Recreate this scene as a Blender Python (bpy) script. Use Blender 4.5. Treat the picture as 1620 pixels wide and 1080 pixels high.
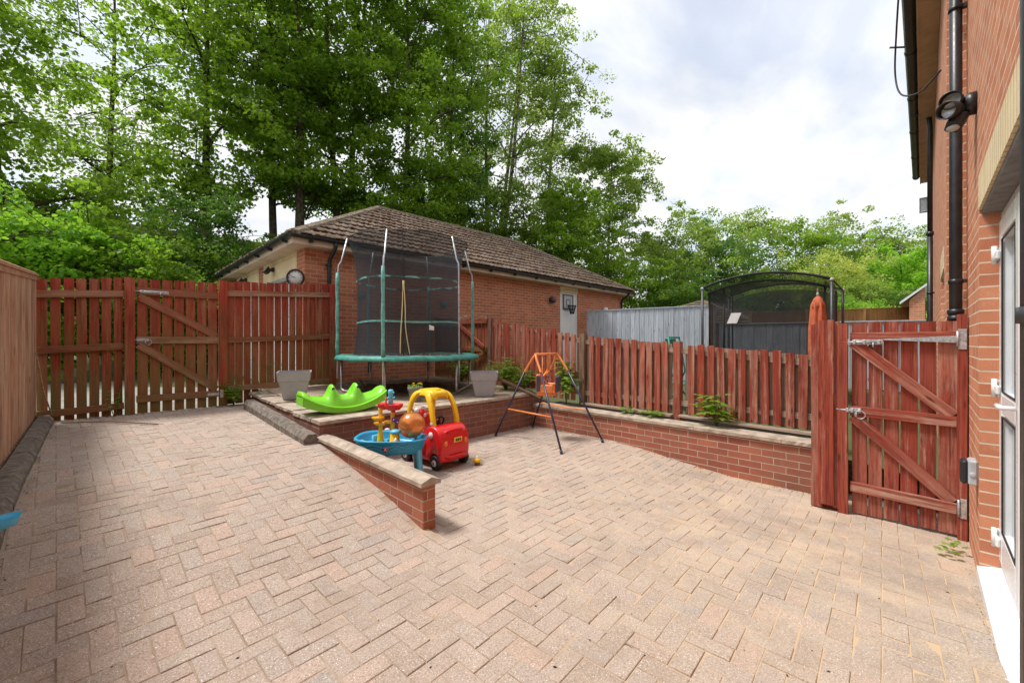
import bpy, bmesh, math, random
import numpy as np
from mathutils import Vector, Matrix, noise
R = math.radians
random.seed(7); rng = np.random.default_rng(7)
for o in list(bpy.data.objects): bpy.data.objects.remove(o)
S = bpy.context.scene
COL = S.collection

# ------------------------------------------------------------------ camera
EYE = 1.38
cam = bpy.data.cameras.new('camera'); co = bpy.data.objects.new('camera', cam); COL.objects.link(co)
cam.sensor_width = 36.0; cam.lens = 650.0/1620.0*36.0
cam.clip_start = 0.02; cam.clip_end = 3000
co.location = (0, 0, EYE); co.rotation_euler = (R(90), 0, R(-45))
S.camera = co

# ------------------------------------------------------------------ sky, sun, exposure
SUN_EL, SUN_AZ = 63.0, 318.0        # azimuth clockwise from +Y : light comes from the left, over the tan fence
W = bpy.data.worlds.new('World'); S.world = W; W.use_nodes = True
nt = W.node_tree; nt.nodes.clear()
wo = nt.nodes.new('ShaderNodeOutputWorld'); bg = nt.nodes.new('ShaderNodeBackground')
sky = nt.nodes.new('ShaderNodeTexSky'); sky.sky_type = 'NISHITA'; sky.sun_disc = False
sky.sun_elevation = R(SUN_EL); sky.sun_rotation = R(SUN_AZ); sky.air_density = 1.0; sky.dust_density = 2.0
tc = nt.nodes.new('ShaderNodeTexCoord')
sep = nt.nodes.new('ShaderNodeSeparateXYZ'); nt.links.new(tc.outputs['Generated'], sep.inputs[0])
def wm(op, a, b=None, c=None):
    n = nt.nodes.new('ShaderNodeMath'); n.operation = op
    for i, v in enumerate((a, b, c)):
        if v is None: continue
        if isinstance(v, (int, float)): n.inputs[i].default_value = v
        else: nt.links.new(v, n.inputs[i])
    return n.outputs[0]
zz = wm('ADD', wm('MAXIMUM', sep.outputs[2], 0.0), 0.22)       # clouds on a flat deck overhead
comb = nt.nodes.new('ShaderNodeCombineXYZ')
nt.links.new(wm('DIVIDE', sep.outputs[0], zz), comb.inputs[0]); nt.links.new(wm('DIVIDE', sep.outputs[1], zz), comb.inputs[1])
mp = nt.nodes.new('ShaderNodeMapping'); mp.inputs['Rotation'].default_value = (0, 0, R(30)); mp.inputs['Scale'].default_value = (1.0, 1.7, 1)
mp.inputs['Location'].default_value = (3.1, 1.7, 0)
nt.links.new(comb.outputs[0], mp.inputs[0])
n1 = nt.nodes.new('ShaderNodeTexNoise'); n1.inputs['Scale'].default_value = 1.5; n1.inputs['Detail'].default_value = 9; n1.inputs['Roughness'].default_value = .52; n1.inputs['Distortion'].default_value = .35
nt.links.new(mp.outputs[0], n1.inputs['Vector'])
cr = nt.nodes.new('ShaderNodeValToRGB'); cr.color_ramp.elements[0].position = .38; cr.color_ramp.elements[1].position = .54
cr.color_ramp.elements[0].color = (.62, .62, .62, 1); cr.color_ramp.elements[1].color = (1, 1, 1, 1)
nt.links.new(n1.outputs['Fac'], cr.inputs[0])
n2 = nt.nodes.new('ShaderNodeTexNoise'); n2.inputs['Scale'].default_value = 2.3; n2.inputs['Detail'].default_value = 7
nt.links.new(mp.outputs[0], n2.inputs['Vector'])
cc = nt.nodes.new('ShaderNodeValToRGB'); cc.color_ramp.elements[0].position = .35; cc.color_ramp.elements[1].position = .6
cc.color_ramp.elements[0].color = (3.5, 3.6, 3.78, 1); cc.color_ramp.elements[1].color = (4.5, 4.5, 4.53, 1)
nt.links.new(n2.outputs['Fac'], cc.inputs[0])
mx = nt.nodes.new('ShaderNodeMix'); mx.data_type = 'RGBA'
nt.links.new(cr.outputs[0], mx.inputs[0]); nt.links.new(sky.outputs[0], mx.inputs[6]); nt.links.new(cc.outputs[0], mx.inputs[7])
nt.links.new(mx.outputs[2], bg.inputs[0]); bg.inputs[1].default_value = 0.12
nt.links.new(bg.outputs[0], wo.inputs[0])
sd = bpy.data.lights.new('sun', 'SUN'); sd.energy = 1.9; sd.angle = R(12); sd.color = (1, .97, .93)
so = bpy.data.objects.new('sun', sd); COL.objects.link(so)
az, el = R(SUN_AZ), R(SUN_EL)
dvec = Vector((math.sin(az)*math.cos(el), math.cos(az)*math.cos(el), math.sin(el)))
so.rotation_euler = dvec.to_track_quat('Z', 'Y').to_euler(); so.location = (-10, -10, 20)
S.view_settings.view_transform = 'Standard'; S.view_settings.look = 'None'
S.view_settings.exposure = 1.1; S.view_settings.gamma = 1
S.render.engine = 'CYCLES'
S.cycles.max_bounces = 9; S.cycles.diffuse_bounces = 6; S.cycles.transmission_bounces = 8; S.cycles.transparent_max_bounces = 24
S.cycles.use_denoising = True

# ------------------------------------------------------------------ materials
class NT:
    def __init__(s, name):
        s.m = bpy.data.materials.new(name); s.m.use_nodes = True; s.t = s.m.node_tree; s.t.nodes.clear()
        s.out = s.t.nodes.new('ShaderNodeOutputMaterial'); s.b = s.t.nodes.new('ShaderNodeBsdfPrincipled')
        s.t.links.new(s.b.outputs[0], s.out.inputs[0])
    def n(s, kind, **kw):
        x = s.t.nodes.new('ShaderNode'+kind)
        for k, v in kw.items():
            if hasattr(x, k): setattr(x, k, v)
        return x
    def l(s, a, b): s.t.links.new(a, b)
    def set(s, inp, v):
        if hasattr(v, 'is_output') or hasattr(v, 'links') and not isinstance(v, (tuple, float, int)): s.l(v, inp)
        else:
            if isinstance(v, tuple) and len(v) == 3 and inp.type == 'RGBA': v = v+(1,)
            inp.default_value = v
    def math(s, op, a, b=0.0, c=None):
        x = s.n('Math', operation=op); s.set(x.inputs[0], a); s.set(x.inputs[1], b)
        if c is not None: s.set(x.inputs[2], c)
        return x.outputs[0]
    def mix(s, f, a, b, blend='MIX'):
        x = s.n('Mix'); x.data_type = 'RGBA'; x.blend_type = blend
        s.set(x.inputs[0], f); s.set(x.inputs[6], a); s.set(x.inputs[7], b); return x.outputs[2]
    def coord(s, kind='Object', scale=(1, 1, 1), loc=(0, 0, 0), rot=(0, 0, 0)):
        c = s.n('TexCoord'); m = s.n('Mapping'); s.l(c.outputs[kind], m.inputs[0])
        m.inputs['Scale'].default_value = scale; m.inputs['Location'].default_value = loc; m.inputs['Rotation'].default_value = rot
        return m.outputs[0]
    def noise(s, vec, scale=5, detail=4, rough=.5, dist=0.0, out='Fac'):
        x = s.n('TexNoise'); s.l(vec, x.inputs['Vector'])
        x.inputs['Scale'].default_value = scale; x.inputs['Detail'].default_value = detail; x.inputs['Roughness'].default_value = rough; x.inputs['Distortion'].default_value = dist
        return x.outputs[out]
    def ramp(s, f, stops):
        x = s.n('ValToRGB'); s.l(f, x.inputs[0]); e = x.color_ramp.elements
        while len(e) < len(stops): e.new(.5)
        for i, (p, c) in enumerate(stops):
            e[i].position = p
            e[i].color = (c, c, c, 1) if isinstance(c, (int, float)) else tuple(c)+(1,)
        return x.outputs[0]
    def bump(s, h, strength=.3, dist=.01, prev=None):
        x = s.n('Bump'); s.l(h, x.inputs['Height']); x.inputs['Strength'].default_value = strength; x.inputs['Distance'].default_value = dist
        if prev is not None: s.l(prev, x.inputs['Normal'])
        s.l(x.outputs[0], s.b.inputs['Normal']); return x.outputs[0]
    def col(s, v): s.set(s.b.inputs['Base Color'], v)
    def p(s, name, v): s.set(s.b.inputs[name], v)

def hexc(r, g, b):
    f = lambda c: ((c/255+.055)/1.055)**2.4 if c/255 > .04045 else c/255/12.92
    return (f(r), f(g), f(b))

def simple(name, c, rough=.5, metal=0.0, var=.12, scale=12, bump=.0, spec=.5):
    m = NT(name); v = m.coord()
    f = m.noise(v, scale, 5, .6)
    c2 = tuple(x*(1-var*1.6) for x in c); c1 = tuple(min(1, x*(1+var)) for x in c)
    m.col(m.ramp(f, [(.3, c2), (.7, c1)])); 
    m.p('Roughness', m.math('ADD', m.math('MULTIPLY', m.noise(v, scale*2.3, 3), .25), rough-.12)); m.p('Metallic', metal)
    m.p('Specular IOR Level', spec)
    if bump: m.bump(f, bump, .004)
    return m.m

def wood(name, base, light, dark, wear=(.30, .25, .2), wear_amt=.45, algae=0.0, knots=True, grainx=1.0, world_algae=None, boards=False, fade_amt=.75):
    """planks: object z runs along the board"""
    m = NT(name)
    c = m.n('TexCoord'); oi = m.n('ObjectInfo')
    off = m.n('Combine'+'XYZ'); m.l(m.math('MULTIPLY', oi.outputs['Random'], 37.0), off.inputs[0]); m.l(m.math('MULTIPLY', oi.outputs['Random'], 91.0), off.inputs[2])
    va = m.n('VectorMath', operation='ADD'); m.l(c.outputs['Object'], va.inputs[0]); m.l(off.outputs[0], va.inputs[1])
    def mp(sc):
        q = m.n('Mapping'); m.l(va.outputs[0], q.inputs[0]); q.inputs['Scale'].default_value = sc; return q.outputs[0]
    grain = m.noise(mp((60*grainx, 60*grainx, 2.2)), 1.0, 6, .65, .6)
    broad = m.noise(mp((7, 7, 1.6)), 1.0, 5, .6, .4)
    streak = m.noise(mp((26, 26, .7)), 1.0, 6, .7)
    tone = m.mix(m.ramp(broad, [(.3, 0), (.7, 1)]), dark, base)
    tone = m.mix(m.ramp(streak, [(.47, 0), (.8, 1)]), tone, light)
    tone = m.mix(m.math('MULTIPLY', m.math('MAXIMUM', m.math('SUBTRACT', oi.outputs['Random'], .4), 0.0), .9), tone, dark)
    r2 = m.math('FRACT', m.math('MULTIPLY', oi.outputs['Random'], 17.31)); fade = m.ramp(m.noise(mp((5, 5, 1.1)), 1.0, 7, .7, .8), [(.40, 0), (.60, 1)])
    tone = m.mix(m.math('MULTIPLY', m.math('MULTIPLY', fade, r2), fade_amt), tone, tuple(.45*a+.55*b for a, b in zip(light, wear)))
    w = m.math('ADD', m.math('MULTIPLY', streak, .55), m.math('MULTIPLY', m.noise(mp((9, 9, 2.5)), 1.0, 8, .75), .45))
    tone = m.mix(m.math('MULTIPLY', m.ramp(w, [(.62-.22*wear_amt, 0), (.74-.22*wear_amt, 1)]), .85), tone, wear)
    tone = m.mix(m.math('MULTIPLY', m.ramp(grain, [(.33, 1), (.52, 0)]), .75), tone, tuple(x*.35 for x in dark))
    if knots:
        vo = m.n('TexVoronoi'); m.l(mp((9, 9, 2.3)), vo.inputs['Vector']); vo.inputs['Scale'].default_value = 1.0
        tone = m.mix(m.math('MULTIPLY', m.ramp(vo.outputs['Distance'], [(.06, 1), (.13, 0)]), .8), tone, tuple(x*.25 for x in dark))
    if algae:
        g = m.n('NewGeometry'); sp = m.n('SeparateXYZ'); m.l(g.outputs['Position'], sp.inputs[0])
        h = m.n('MapRange'); m.l(sp.outputs[2], h.inputs[0]); z0, z1 = world_algae
        h.inputs[1].default_value = z0; h.inputs[2].default_value = z1; h.inputs[3].default_value = 1; h.inputs[4].default_value = 0
        f = m.math('MULTIPLY', h.outputs[0], m.ramp(m.noise(mp((8, 8, 1.6)), 1.0, 6, .7), [(.33, 0), (.58, 1)]))
        tone = m.mix(m.math('MULTIPLY', f, algae), tone, (.15, .135, .04))
    if boards:
        at = m.n('Attribute', attribute_name='tint'); f = m.ramp(at.outputs['Fac'], [(0, .74), (1, 1.0)])
        tone = m.mix(1.0, tone, f, 'MULTIPLY')
    m.col(tone); m.p('Roughness', .82); m.p('Specular IOR Level', .25)
    m.bump(m.math('ADD', grain, m.math('MULTIPLY', streak, .6)), .55, .003)
    return m.m

def brick(name, c1, c2, mortar, dirt=(.12, .09, .07), dirt_amt=.35, bw=.225, rh=.075, ms=.010, rough=.85, low_dirt=None, off=(0, 0), worn=.3):
    m = NT(name)
    uv = m.coord('UV', (1, 1, 1), (off[0], off[1], 0))
    wob = m.n('VectorMath', operation='ADD'); nz = m.n('VectorMath', operation='SCALE'); m.l(m.noise(uv, 9, 3, out='Color'), nz.inputs[0]); nz.inputs['Scale'].default_value = .006
    m.l(uv, wob.inputs[0]); m.l(nz.outputs[0], wob.inputs[1])
    b = m.n('TexBrick'); m.l(wob.outputs[0], b.inputs['Vector'])
    b.inputs['Scale'].default_value = 1; b.inputs['Brick Width'].default_value = bw; b.inputs['Row Height'].default_value = rh
    b.inputs['Mortar Size'].default_value = ms*.5; b.inputs['Mortar Smooth'].default_value = .35; b.inputs['Bias'].default_value = 0
    b.inputs['Color1'].default_value = c1+(1,); b.inputs['Color2'].default_value = c2+(1,); b.inputs['Mortar'].default_value = mortar+(1,)
    fine = m.noise(uv, 120, 5, .7); mid = m.noise(uv, 14, 6, .65); big = m.noise(uv, 1.6, 5, .6)
    t = m.mix(m.math('MULTIPLY', m.ramp(mid, [(.35, 0), (.7, 1)]), .45), b.outputs['Color'], tuple(min(1, x*1.45+.02) for x in c2))
    t = m.mix(m.math('MULTIPLY', m.ramp(fine, [(.35, 1), (.55, 0)]), .3), t, tuple(x*.45 for x in c1))
    t = m.mix(m.math('MULTIPLY', m.ramp(big, [(.42, 0), (.68, 1)]), dirt_amt), t, dirt)
    # lime bloom and mortar smears
    t = m.mix(m.math('MULTIPLY', m.ramp(m.noise(uv, 5, 8, .75), [(.58, 0), (.72, 1)]), worn), t, mortar)
    t = m.mix(m.math('MULTIPLY', b.outputs['Fac'], .85), t, m.mix(m.ramp(m.noise(uv, 6, 5), [(.35, 0), (.65, 1)]), tuple(x*.72 for x in mortar), mortar))
    m.col(t); m.p('Roughness', rough); m.p('Specular IOR Level', .25)
    hgt = m.math('ADD', m.math('SUBTRACT', 1.0, b.outputs['Fac']), m.math('MULTIPLY', fine, .25))
    m.bump(hgt, .8, .006)
    return m.m

def leafmat(name, dark, light, warm, rough=.5, trans=.55):
    m = NT(name)
    at = m.n('Attribute', attribute_name='tint')
    t = m.mix(at.outputs['Fac'], dark, light)
    t = m.mix(m.math('MULTIPLY', m.ramp(at.outputs['Fac'], [(.8, 0), (1, 1)]), .6), t, warm)
    m.col(t); m.p('Roughness', rough); m.p('Specular IOR Level', .35)
    tr = m.n('BsdfTranslucent'); m.l(m.mix(.5, t, tuple(min(1, c*1.9) for c in light)), tr.inputs[0])
    ms = m.n('MixShader'); ms.inputs[0].default_value = trans; m.l(m.b.outputs[0], ms.inputs[1]); m.l(tr.outputs[0], ms.inputs[2])
    m.l(ms.outputs[0], m.out.inputs[0])
    return m.m

def netmat(name, c, alpha):
    m = NT(name); m.col(c); m.p('Roughness', .8)
    tr = m.n('BsdfTransparent'); ms = m.n('MixShader')
    v = m.coord('Object'); f = m.noise(v, 3.0, 4)
    m.l(m.math('ADD', m.math('MULTIPLY', f, .16), alpha-.08), ms.inputs[0])
    m.l(tr.outputs[0], ms.inputs[1]); m.l(m.b.outputs[0], ms.inputs[2]); m.l(ms.outputs[0], m.out.inputs[0])
    return m.m

M = {}
RED = hexc(168, 62, 42)
M['fence_red'] = wood('fence_red', (.38, .06, .028), (.48, .16, .095), (.21, .032, .018), (.46, .32, .24), .42, fade_amt=.85)
M['fence_back'] = wood('fence_back', (.40, .045, .024), (.45, .10, .055), (.22, .026, .015), (.38, .25, .15), .3, .9, world_algae=(.55, 2.15))
M['rail_back'] = wood('rail_back', (.36, .10, .055), (.42, .2, .13), (.24, .07, .04), (.42, .31, .2), .5, .7, world_algae=(.3, 2.6))
M['gate_red'] = wood('gate_red', (.37, .068, .036), (.47, .16, .10), (.22, .036, .022), (.5, .35, .26), .42, fade_amt=.55)
M['post_brown'] = wood('post_brown', (.2, .1, .055), (.28, .17, .1), (.12, .06, .035), (.3, .25, .19), .5)
M['wood_old'] = wood('wood_old', (.36, .26, .18), (.48, .38, .28), (.24, .16, .11), (.42, .37, .31), .5)
M['fence_tan'] = wood('fence_tan', (.56, .29, .17), (.70, .44, .29), (.42, .18, .10), (.62, .45, .31), .5, knots=True, boards=True)
M['fence_grey'] = wood('fence_grey', (.68, .75, .85), (.76, .82, .88), (.58, .65, .74), (.32, .36, .4), .2, boards=True)
M['fence_darkgrey'] = wood('fence_darkgrey', (.13, .15, .18), (.18, .2, .23), (.1, .11, .13), (.15, .16, .18), .2, boards=True)
M['fence_orange'] = wood('fence_orange', (.47, .23, .07), (.58, .33, .12), (.33, .15, .05), (.45, .3, .15), .3, boards=True)
M['brick_garden'] = brick('brick_garden', (.43, .155, .09), (.28, .085, .055), (.58, .46, .34), dirt=(.13, .09, .07), dirt_amt=.4, worn=.28)
M['brick_dark'] = brick('brick_dark', (.33, .135, .09), (.21, .08, .058), (.38, .30, .24), dirt=(.12, .085, .065), dirt_amt=.55, worn=.1)
M['brick_low'] = brick('brick_low', (.46, .17, .095), (.30, .095, .058), (.54, .43, .33), dirt_amt=.15, worn=.2)
M['brick_garage'] = brick('brick_garage', (.58, .22, .11), (.38, .125, .065), (.68, .52, .40), dirt_amt=.2, worn=.15)
M['brick_house'] = brick('brick_house', (.68, .29, .155), (.47, .165, .085), (.80, .66, .50), dirt=(.42, .2, .12), dirt_amt=.3, worn=.3, ms=.012)
M['brick_cream'] = brick('brick_cream', (.82, .68, .44), (.74, .60, .38), (.42, .3, .17), dirt=(.45, .34, .2), dirt_amt=.3, bw=.075, rh=.5, worn=.1)
M['coping'] = simple('coping', (.43, .35, .275), .85, var=.25, scale=9, bump=.4, spec=.2)
M['kerb_dark'] = simple('kerb_dark', (.21, .178, .148), .85, var=.35, scale=20, bump=.5, spec=.2)
M['white_upvc'] = simple('white_upvc', (.76, .77, .78), .3, var=.03)
M['black_pvc'] = simple('black_pvc', (.022, .023, .026), .38, var=.3)
M['grey_pipe'] = simple('grey_pipe', (.05, .052, .058), .42, var=.18, scale=18)
M['soffit_brown'] = simple('soffit_brown', (.60, .41, .27), .7, var=.15, scale=5)
M['soffit_cream'] = simple('soffit_cream', (.62, .49, .38), .7, var=.12, scale=5)
M['steel'] = simple('steel', (.5, .51, .52), .38, .85, var=.2, scale=20)
M['galv'] = simple('galv', (.52, .54, .55), .45, .6, var=.25, scale=40)
M['lead'] = simple('lead', (.2, .2, .2), .7, var=.2)
M['rust'] = simple('rust', (.16, .09, .06), .8, var=.4, scale=40)
M['teal'] = simple('teal', (.045, .26, .21), .55, var=.25, scale=10)
M['teal_faded'] = simple('teal_faded', (.15, .40, .35), .65, var=.3, scale=14)
M['mat_black'] = simple('mat_black', (.02, .02, .022), .75)
M['litter'] = simple('litter', (.33, .22, .13), .9, var=.5, scale=60)
M['net_black'] = netmat('net_black', (.018, .024, .032), .56)
M['net_black_b'] = netmat('net_black_b', (.012, .014, .018), .60)
M['pot_grey'] = simple('pot_grey', (.35, .355, .37), .55, var=.06)
M['pot_dark'] = simple('pot_dark', (.2, .2, .18), .6, var=.1)
M['soil'] = simple('soil', (.045, .03, .02), .95, var=.5, scale=60, bump=.8)
M['lime'] = simple('lime', (.22, .68, .03), .32, var=.05, scale=6)
M['toy_red'] = simple('toy_red', (.66, .012, .014), .28, var=.05, scale=4)
M['toy_yellow'] = simple('toy_yellow', (.86, .52, .012), .32, var=.05, scale=4)
M['toy_amber'] = simple('toy_amber', (.86, .40, .01), .35, var=.05, scale=4)
M['toy_blue'] = simple('toy_blue', (.03, .35, .62), .32, var=.06, scale=4)
M['toy_skyblue'] = simple('toy_skyblue', (.12, .50, .68), .35, var=.06, scale=4)
M['toy_purple'] = simple('toy_purple', (.12, .02, .26), .4)
M['toy_white'] = simple('toy_white', (.78, .77, .76), .4, var=.04)
M['toy_black'] = simple('toy_black', (.018, .018, .02), .5, var=.2)
M['toy_orange'] = simple('toy_orange', (.85, .22, .02), .35)
M['tan_plastic'] = simple('tan_plastic', (.7, .6, .3), .4)
M['ball_copper'] = simple('ball_copper', (.72, .25, .07), .24, .55, var=.2, scale=4)
M['swing_orange'] = simple('swing_orange', (.80, .25, .06), .4, var=.1)
M['swing_navy'] = simple('swing_navy', (.025, .032, .07), .38, var=.15)
M['seat_navy'] = simple('seat_navy', (.06, .07, .11), .75, var=.15)
M['parasol'] = simple('parasol', (.55, .13, .055), .85, var=.25, scale=10)
M['cupcake_brown'] = simple('cupcake_brown', (.2, .08, .03), .6)
M['light_grey'] = simple('light_grey', (.42, .44, .45), .45, var=.08)
M['clock_face'] = simple('clock_face', (.62, .64, .62), .4, var=.05)
M['door_white'] = simple('door_white', (.74, .74, .75), .5, var=.04)
M['bark'] = simple('bark', (.085, .072, .045), .95, var=.5, scale=9, bump=.9, spec=.15)
M['bark_pale'] = simple('bark_pale', (.17, .15, .115), .95, var=.5, scale=9, bump=.9, spec=.15)
M['leaf_syc'] = leafmat('leaf_syc', (.05, .115, .010), (.25, .40, .026), (.44, .52, .05))
M['leaf_dark'] = leafmat('leaf_dark', (.045, .105, .018), (.15, .28, .04), (.27, .4, .07))
M['leaf_ash'] = leafmat('leaf_ash', (.10, .18, .028), (.32, .43, .07), (.5, .55, .13))
M['leaf_yellow'] = leafmat('leaf_yellow', (.24, .34, .05), (.5, .56, .12), (.6, .6, .18))
M['leaf_bright'] = leafmat('leaf_bright', (.11, .27, .015), (.31, .54, .04), (.44, .58, .07))
M['leaf_weed'] = leafmat('leaf_weed', (.09, .2, .02), (.25, .40, .05), (.42, .38, .1))
M['glass'] = simple('glass', (.35, .40, .42), .05, .0, var=.1)
M['cable'] = simple('cable', (.03, .025, .035), .6)

def tilemat():
    m = NT('roof_tile'); v = m.coord('Object'); oi = m.n('Attribute', attribute_name='tint')
    base = m.mix(oi.outputs['Fac'], (.10, .074, .056), (.19, .145, .112))
    base = m.mix(m.math('MULTIPLY', m.ramp(m.noise(v, 30, 6, .7), [(.4, 0), (.7, 1)]), .5), base, (.27, .22, .175))
    base = m.mix(m.ramp(m.noise(v, 7, 8, .75), [(.5, 0), (.6, 1)]), base, (.085, .04, .018))
    m.col(base); m.p('Roughness', .95); m.p('Specular IOR Level', .15); m.bump(m.noise(v, 45, 6, .7), .8, .01)
    return m.m
M['roof_tile'] = tilemat()
M['moss'] = simple('moss', (.10, .042, .018), 1.0, var=.6, scale=25, bump=.9, spec=.1)
M['moss_pale'] = simple('moss_pale', (.22, .18, .13), 1.0, var=.5, scale=25, bump=.9, spec=.1)

def pavermat():
    m = NT('paver'); at = m.n('Attribute', attribute_name='tint'); v = m.coord('Object')
    c = m.ramp(at.outputs['Fac'], [(.0, (.33, .26, .21)), (.3, (.40, .32, .262)), (.55, (.36, .30, .257)), (.75, (.42, .335, .277)), (.9, (.45, .315, .25)), (1.0, (.31, .28, .255))])
    sp = m.noise(v, 120, 4, .8); sp2 = m.noise(v, 170, 2, .5); big = m.noise(v, .9, 6, .65)
    c = m.mix(m.math('MULTIPLY', m.ramp(m.noise(v, 40, 6, .75), [(.35, 0), (.7, 1)]), .5), c, (.50, .40, .32))
    c = m.mix(m.math('MULTIPLY', m.ramp(sp, [(.38, 1), (.48, 0)]), .6), c, (.14, .085, .065))
    c = m.mix(m.math('MULTIPLY', m.ramp(sp, [(.55, 0), (.63, 1)]), .62), c, (.60, .50, .41))
    c = m.mix(m.ramp(sp2, [(.655, 0), (.69, 1)]), c, (.85, .80, .74))
    # sand washed over the corner by the house, dirt stains elsewhere
    g = m.n('NewGeometry'); d = m.n('VectorMath', operation='DISTANCE'); m.l(g.outputs['Position'], d.inputs[0]); d.inputs[1].default_value = (3.9, .75, 0)
    near = m.n('MapRange'); m.l(d.outputs['Value'], near.inputs[0]); near.inputs[1].default_value = .5; near.inputs[2].default_value = 3.2; near.inputs[3].default_value = 1; near.inputs[4].default_value = 0
    sand = m.math('MULTIPLY', m.ramp(m.noise(v, 2.6, 9, .72, .5), [(.36, 0), (.64, 1)]), near.outputs[0])
    c = m.mix(m.math('MULTIPLY', sand, .6), c, (.60, .465, .32))
    c = m.mix(m.math('MULTIPLY', m.ramp(m.noise(v, 1.5, 8, .72, .6), [(.5, 0), (.68, 1)]), .38), c, (.22, .165, .125))
    m.col(c); m.p('Roughness', .92); m.p('Specular IOR Level', .2)
    m.bump(m.math('ADD', sp, m.noise(v, 60, 4)), .6, .003)
    return m.m
M['paver'] = pavermat()
def jointmat():
    m = NT('joint_sand'); v = m.coord('Object')
    c = m.mix(m.ramp(m.noise(v, 3, 6, .6), [(.35, 0), (.65, 1)]), (.30, .225, .165), (.46, .355, .26))
    g = m.n('NewGeometry'); d = m.n('VectorMath', operation='DISTANCE'); m.l(g.outputs['Position'], d.inputs[0]); d.inputs[1].default_value = (3.5, .9, 0)
    near = m.n('MapRange'); m.l(d.outputs['Value'], near.inputs[0]); near.inputs[1].default_value = 1.0; near.inputs[2].default_value = 2.6; near.inputs[3].default_value = 1; near.inputs[4].default_value = 0
    c = m.mix(near.outputs[0], c, (.58, .42, .26))
    c = m.mix(m.math('MULTIPLY', m.ramp(m.noise(v, 1.4, 7, .7), [(.6, 0), (.7, 1)]), .6), c, (.10, .11, .03))
    m.col(c); m.p('Roughness', 1); m.p('Specular IOR Level', .1); m.bump(m.noise(v, 150, 4), .7, .004); return m.m
M['joint'] = jointmat()
def groundmat():
    m = NT('ground'); v = m.coord('Object')
    c = m.mix(m.ramp(m.noise(v, .5, 7, .7), [(.4, 0), (.6, 1)]), (.05, .075, .02), (.09, .12, .03))
    c = m.mix(m.math('MULTIPLY', m.noise(v, 30, 6, .7), .5), c, (.1, .08, .045))
    m.col(c); m.p('Roughness', 1); m.bump(m.noise(v, 25, 6), .7, .03); return m.m
M['ground'] = groundmat()
M['concrete_dull'] = simple('concrete_dull', (.2, .18, .15), .9, var=.3, scale=4, bump=.3, spec=.2)
M['concrete'] = simple('concrete', (.30, .29, .25), .9, var=.2, scale=4, bump=.3, spec=.2)
def terracemat():
    m = NT('terrace_slab'); v = m.coord('Object')
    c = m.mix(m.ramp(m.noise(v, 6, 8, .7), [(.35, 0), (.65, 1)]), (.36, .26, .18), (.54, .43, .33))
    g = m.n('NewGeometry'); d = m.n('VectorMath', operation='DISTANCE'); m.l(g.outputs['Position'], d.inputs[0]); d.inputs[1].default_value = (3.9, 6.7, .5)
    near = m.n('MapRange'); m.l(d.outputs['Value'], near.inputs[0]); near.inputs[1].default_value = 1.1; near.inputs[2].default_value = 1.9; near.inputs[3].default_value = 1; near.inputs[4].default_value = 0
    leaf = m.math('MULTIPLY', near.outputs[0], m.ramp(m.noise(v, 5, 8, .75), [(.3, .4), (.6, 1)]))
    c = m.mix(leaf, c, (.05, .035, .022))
    m.col(c); m.p('Roughness', .9); m.p('Specular IOR Level', .2); m.bump(m.noise(v, 50, 7, .7), .6, .006); return m.m
M['terrace'] = terracemat()
# ------------------------------------------------------------------ object helpers
def tag(o, label=None, cat=None, group=None, kind=None):
    if label: o['label'] = label
    if cat: o['category'] = cat
    if group: o['group'] = group
    if kind: o['kind'] = kind
    return o
def thing(name, label, cat, loc=(0, 0, 0), rz=0.0, group=None):
    o = bpy.data.objects.new(name, None); COL.objects.link(o); o.location = loc; o.rotation_euler = (0, 0, rz)
    o.empty_display_size = .1
    return tag(o, label, cat, group)
def copy_tree(o, parent=None):
    c = o.copy(); COL.objects.link(c)
    if parent is not None: c.parent = parent
    for ch in [x for x in bpy.data.objects if x.parent == o]: copy_tree(ch, c)
    return c

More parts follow.
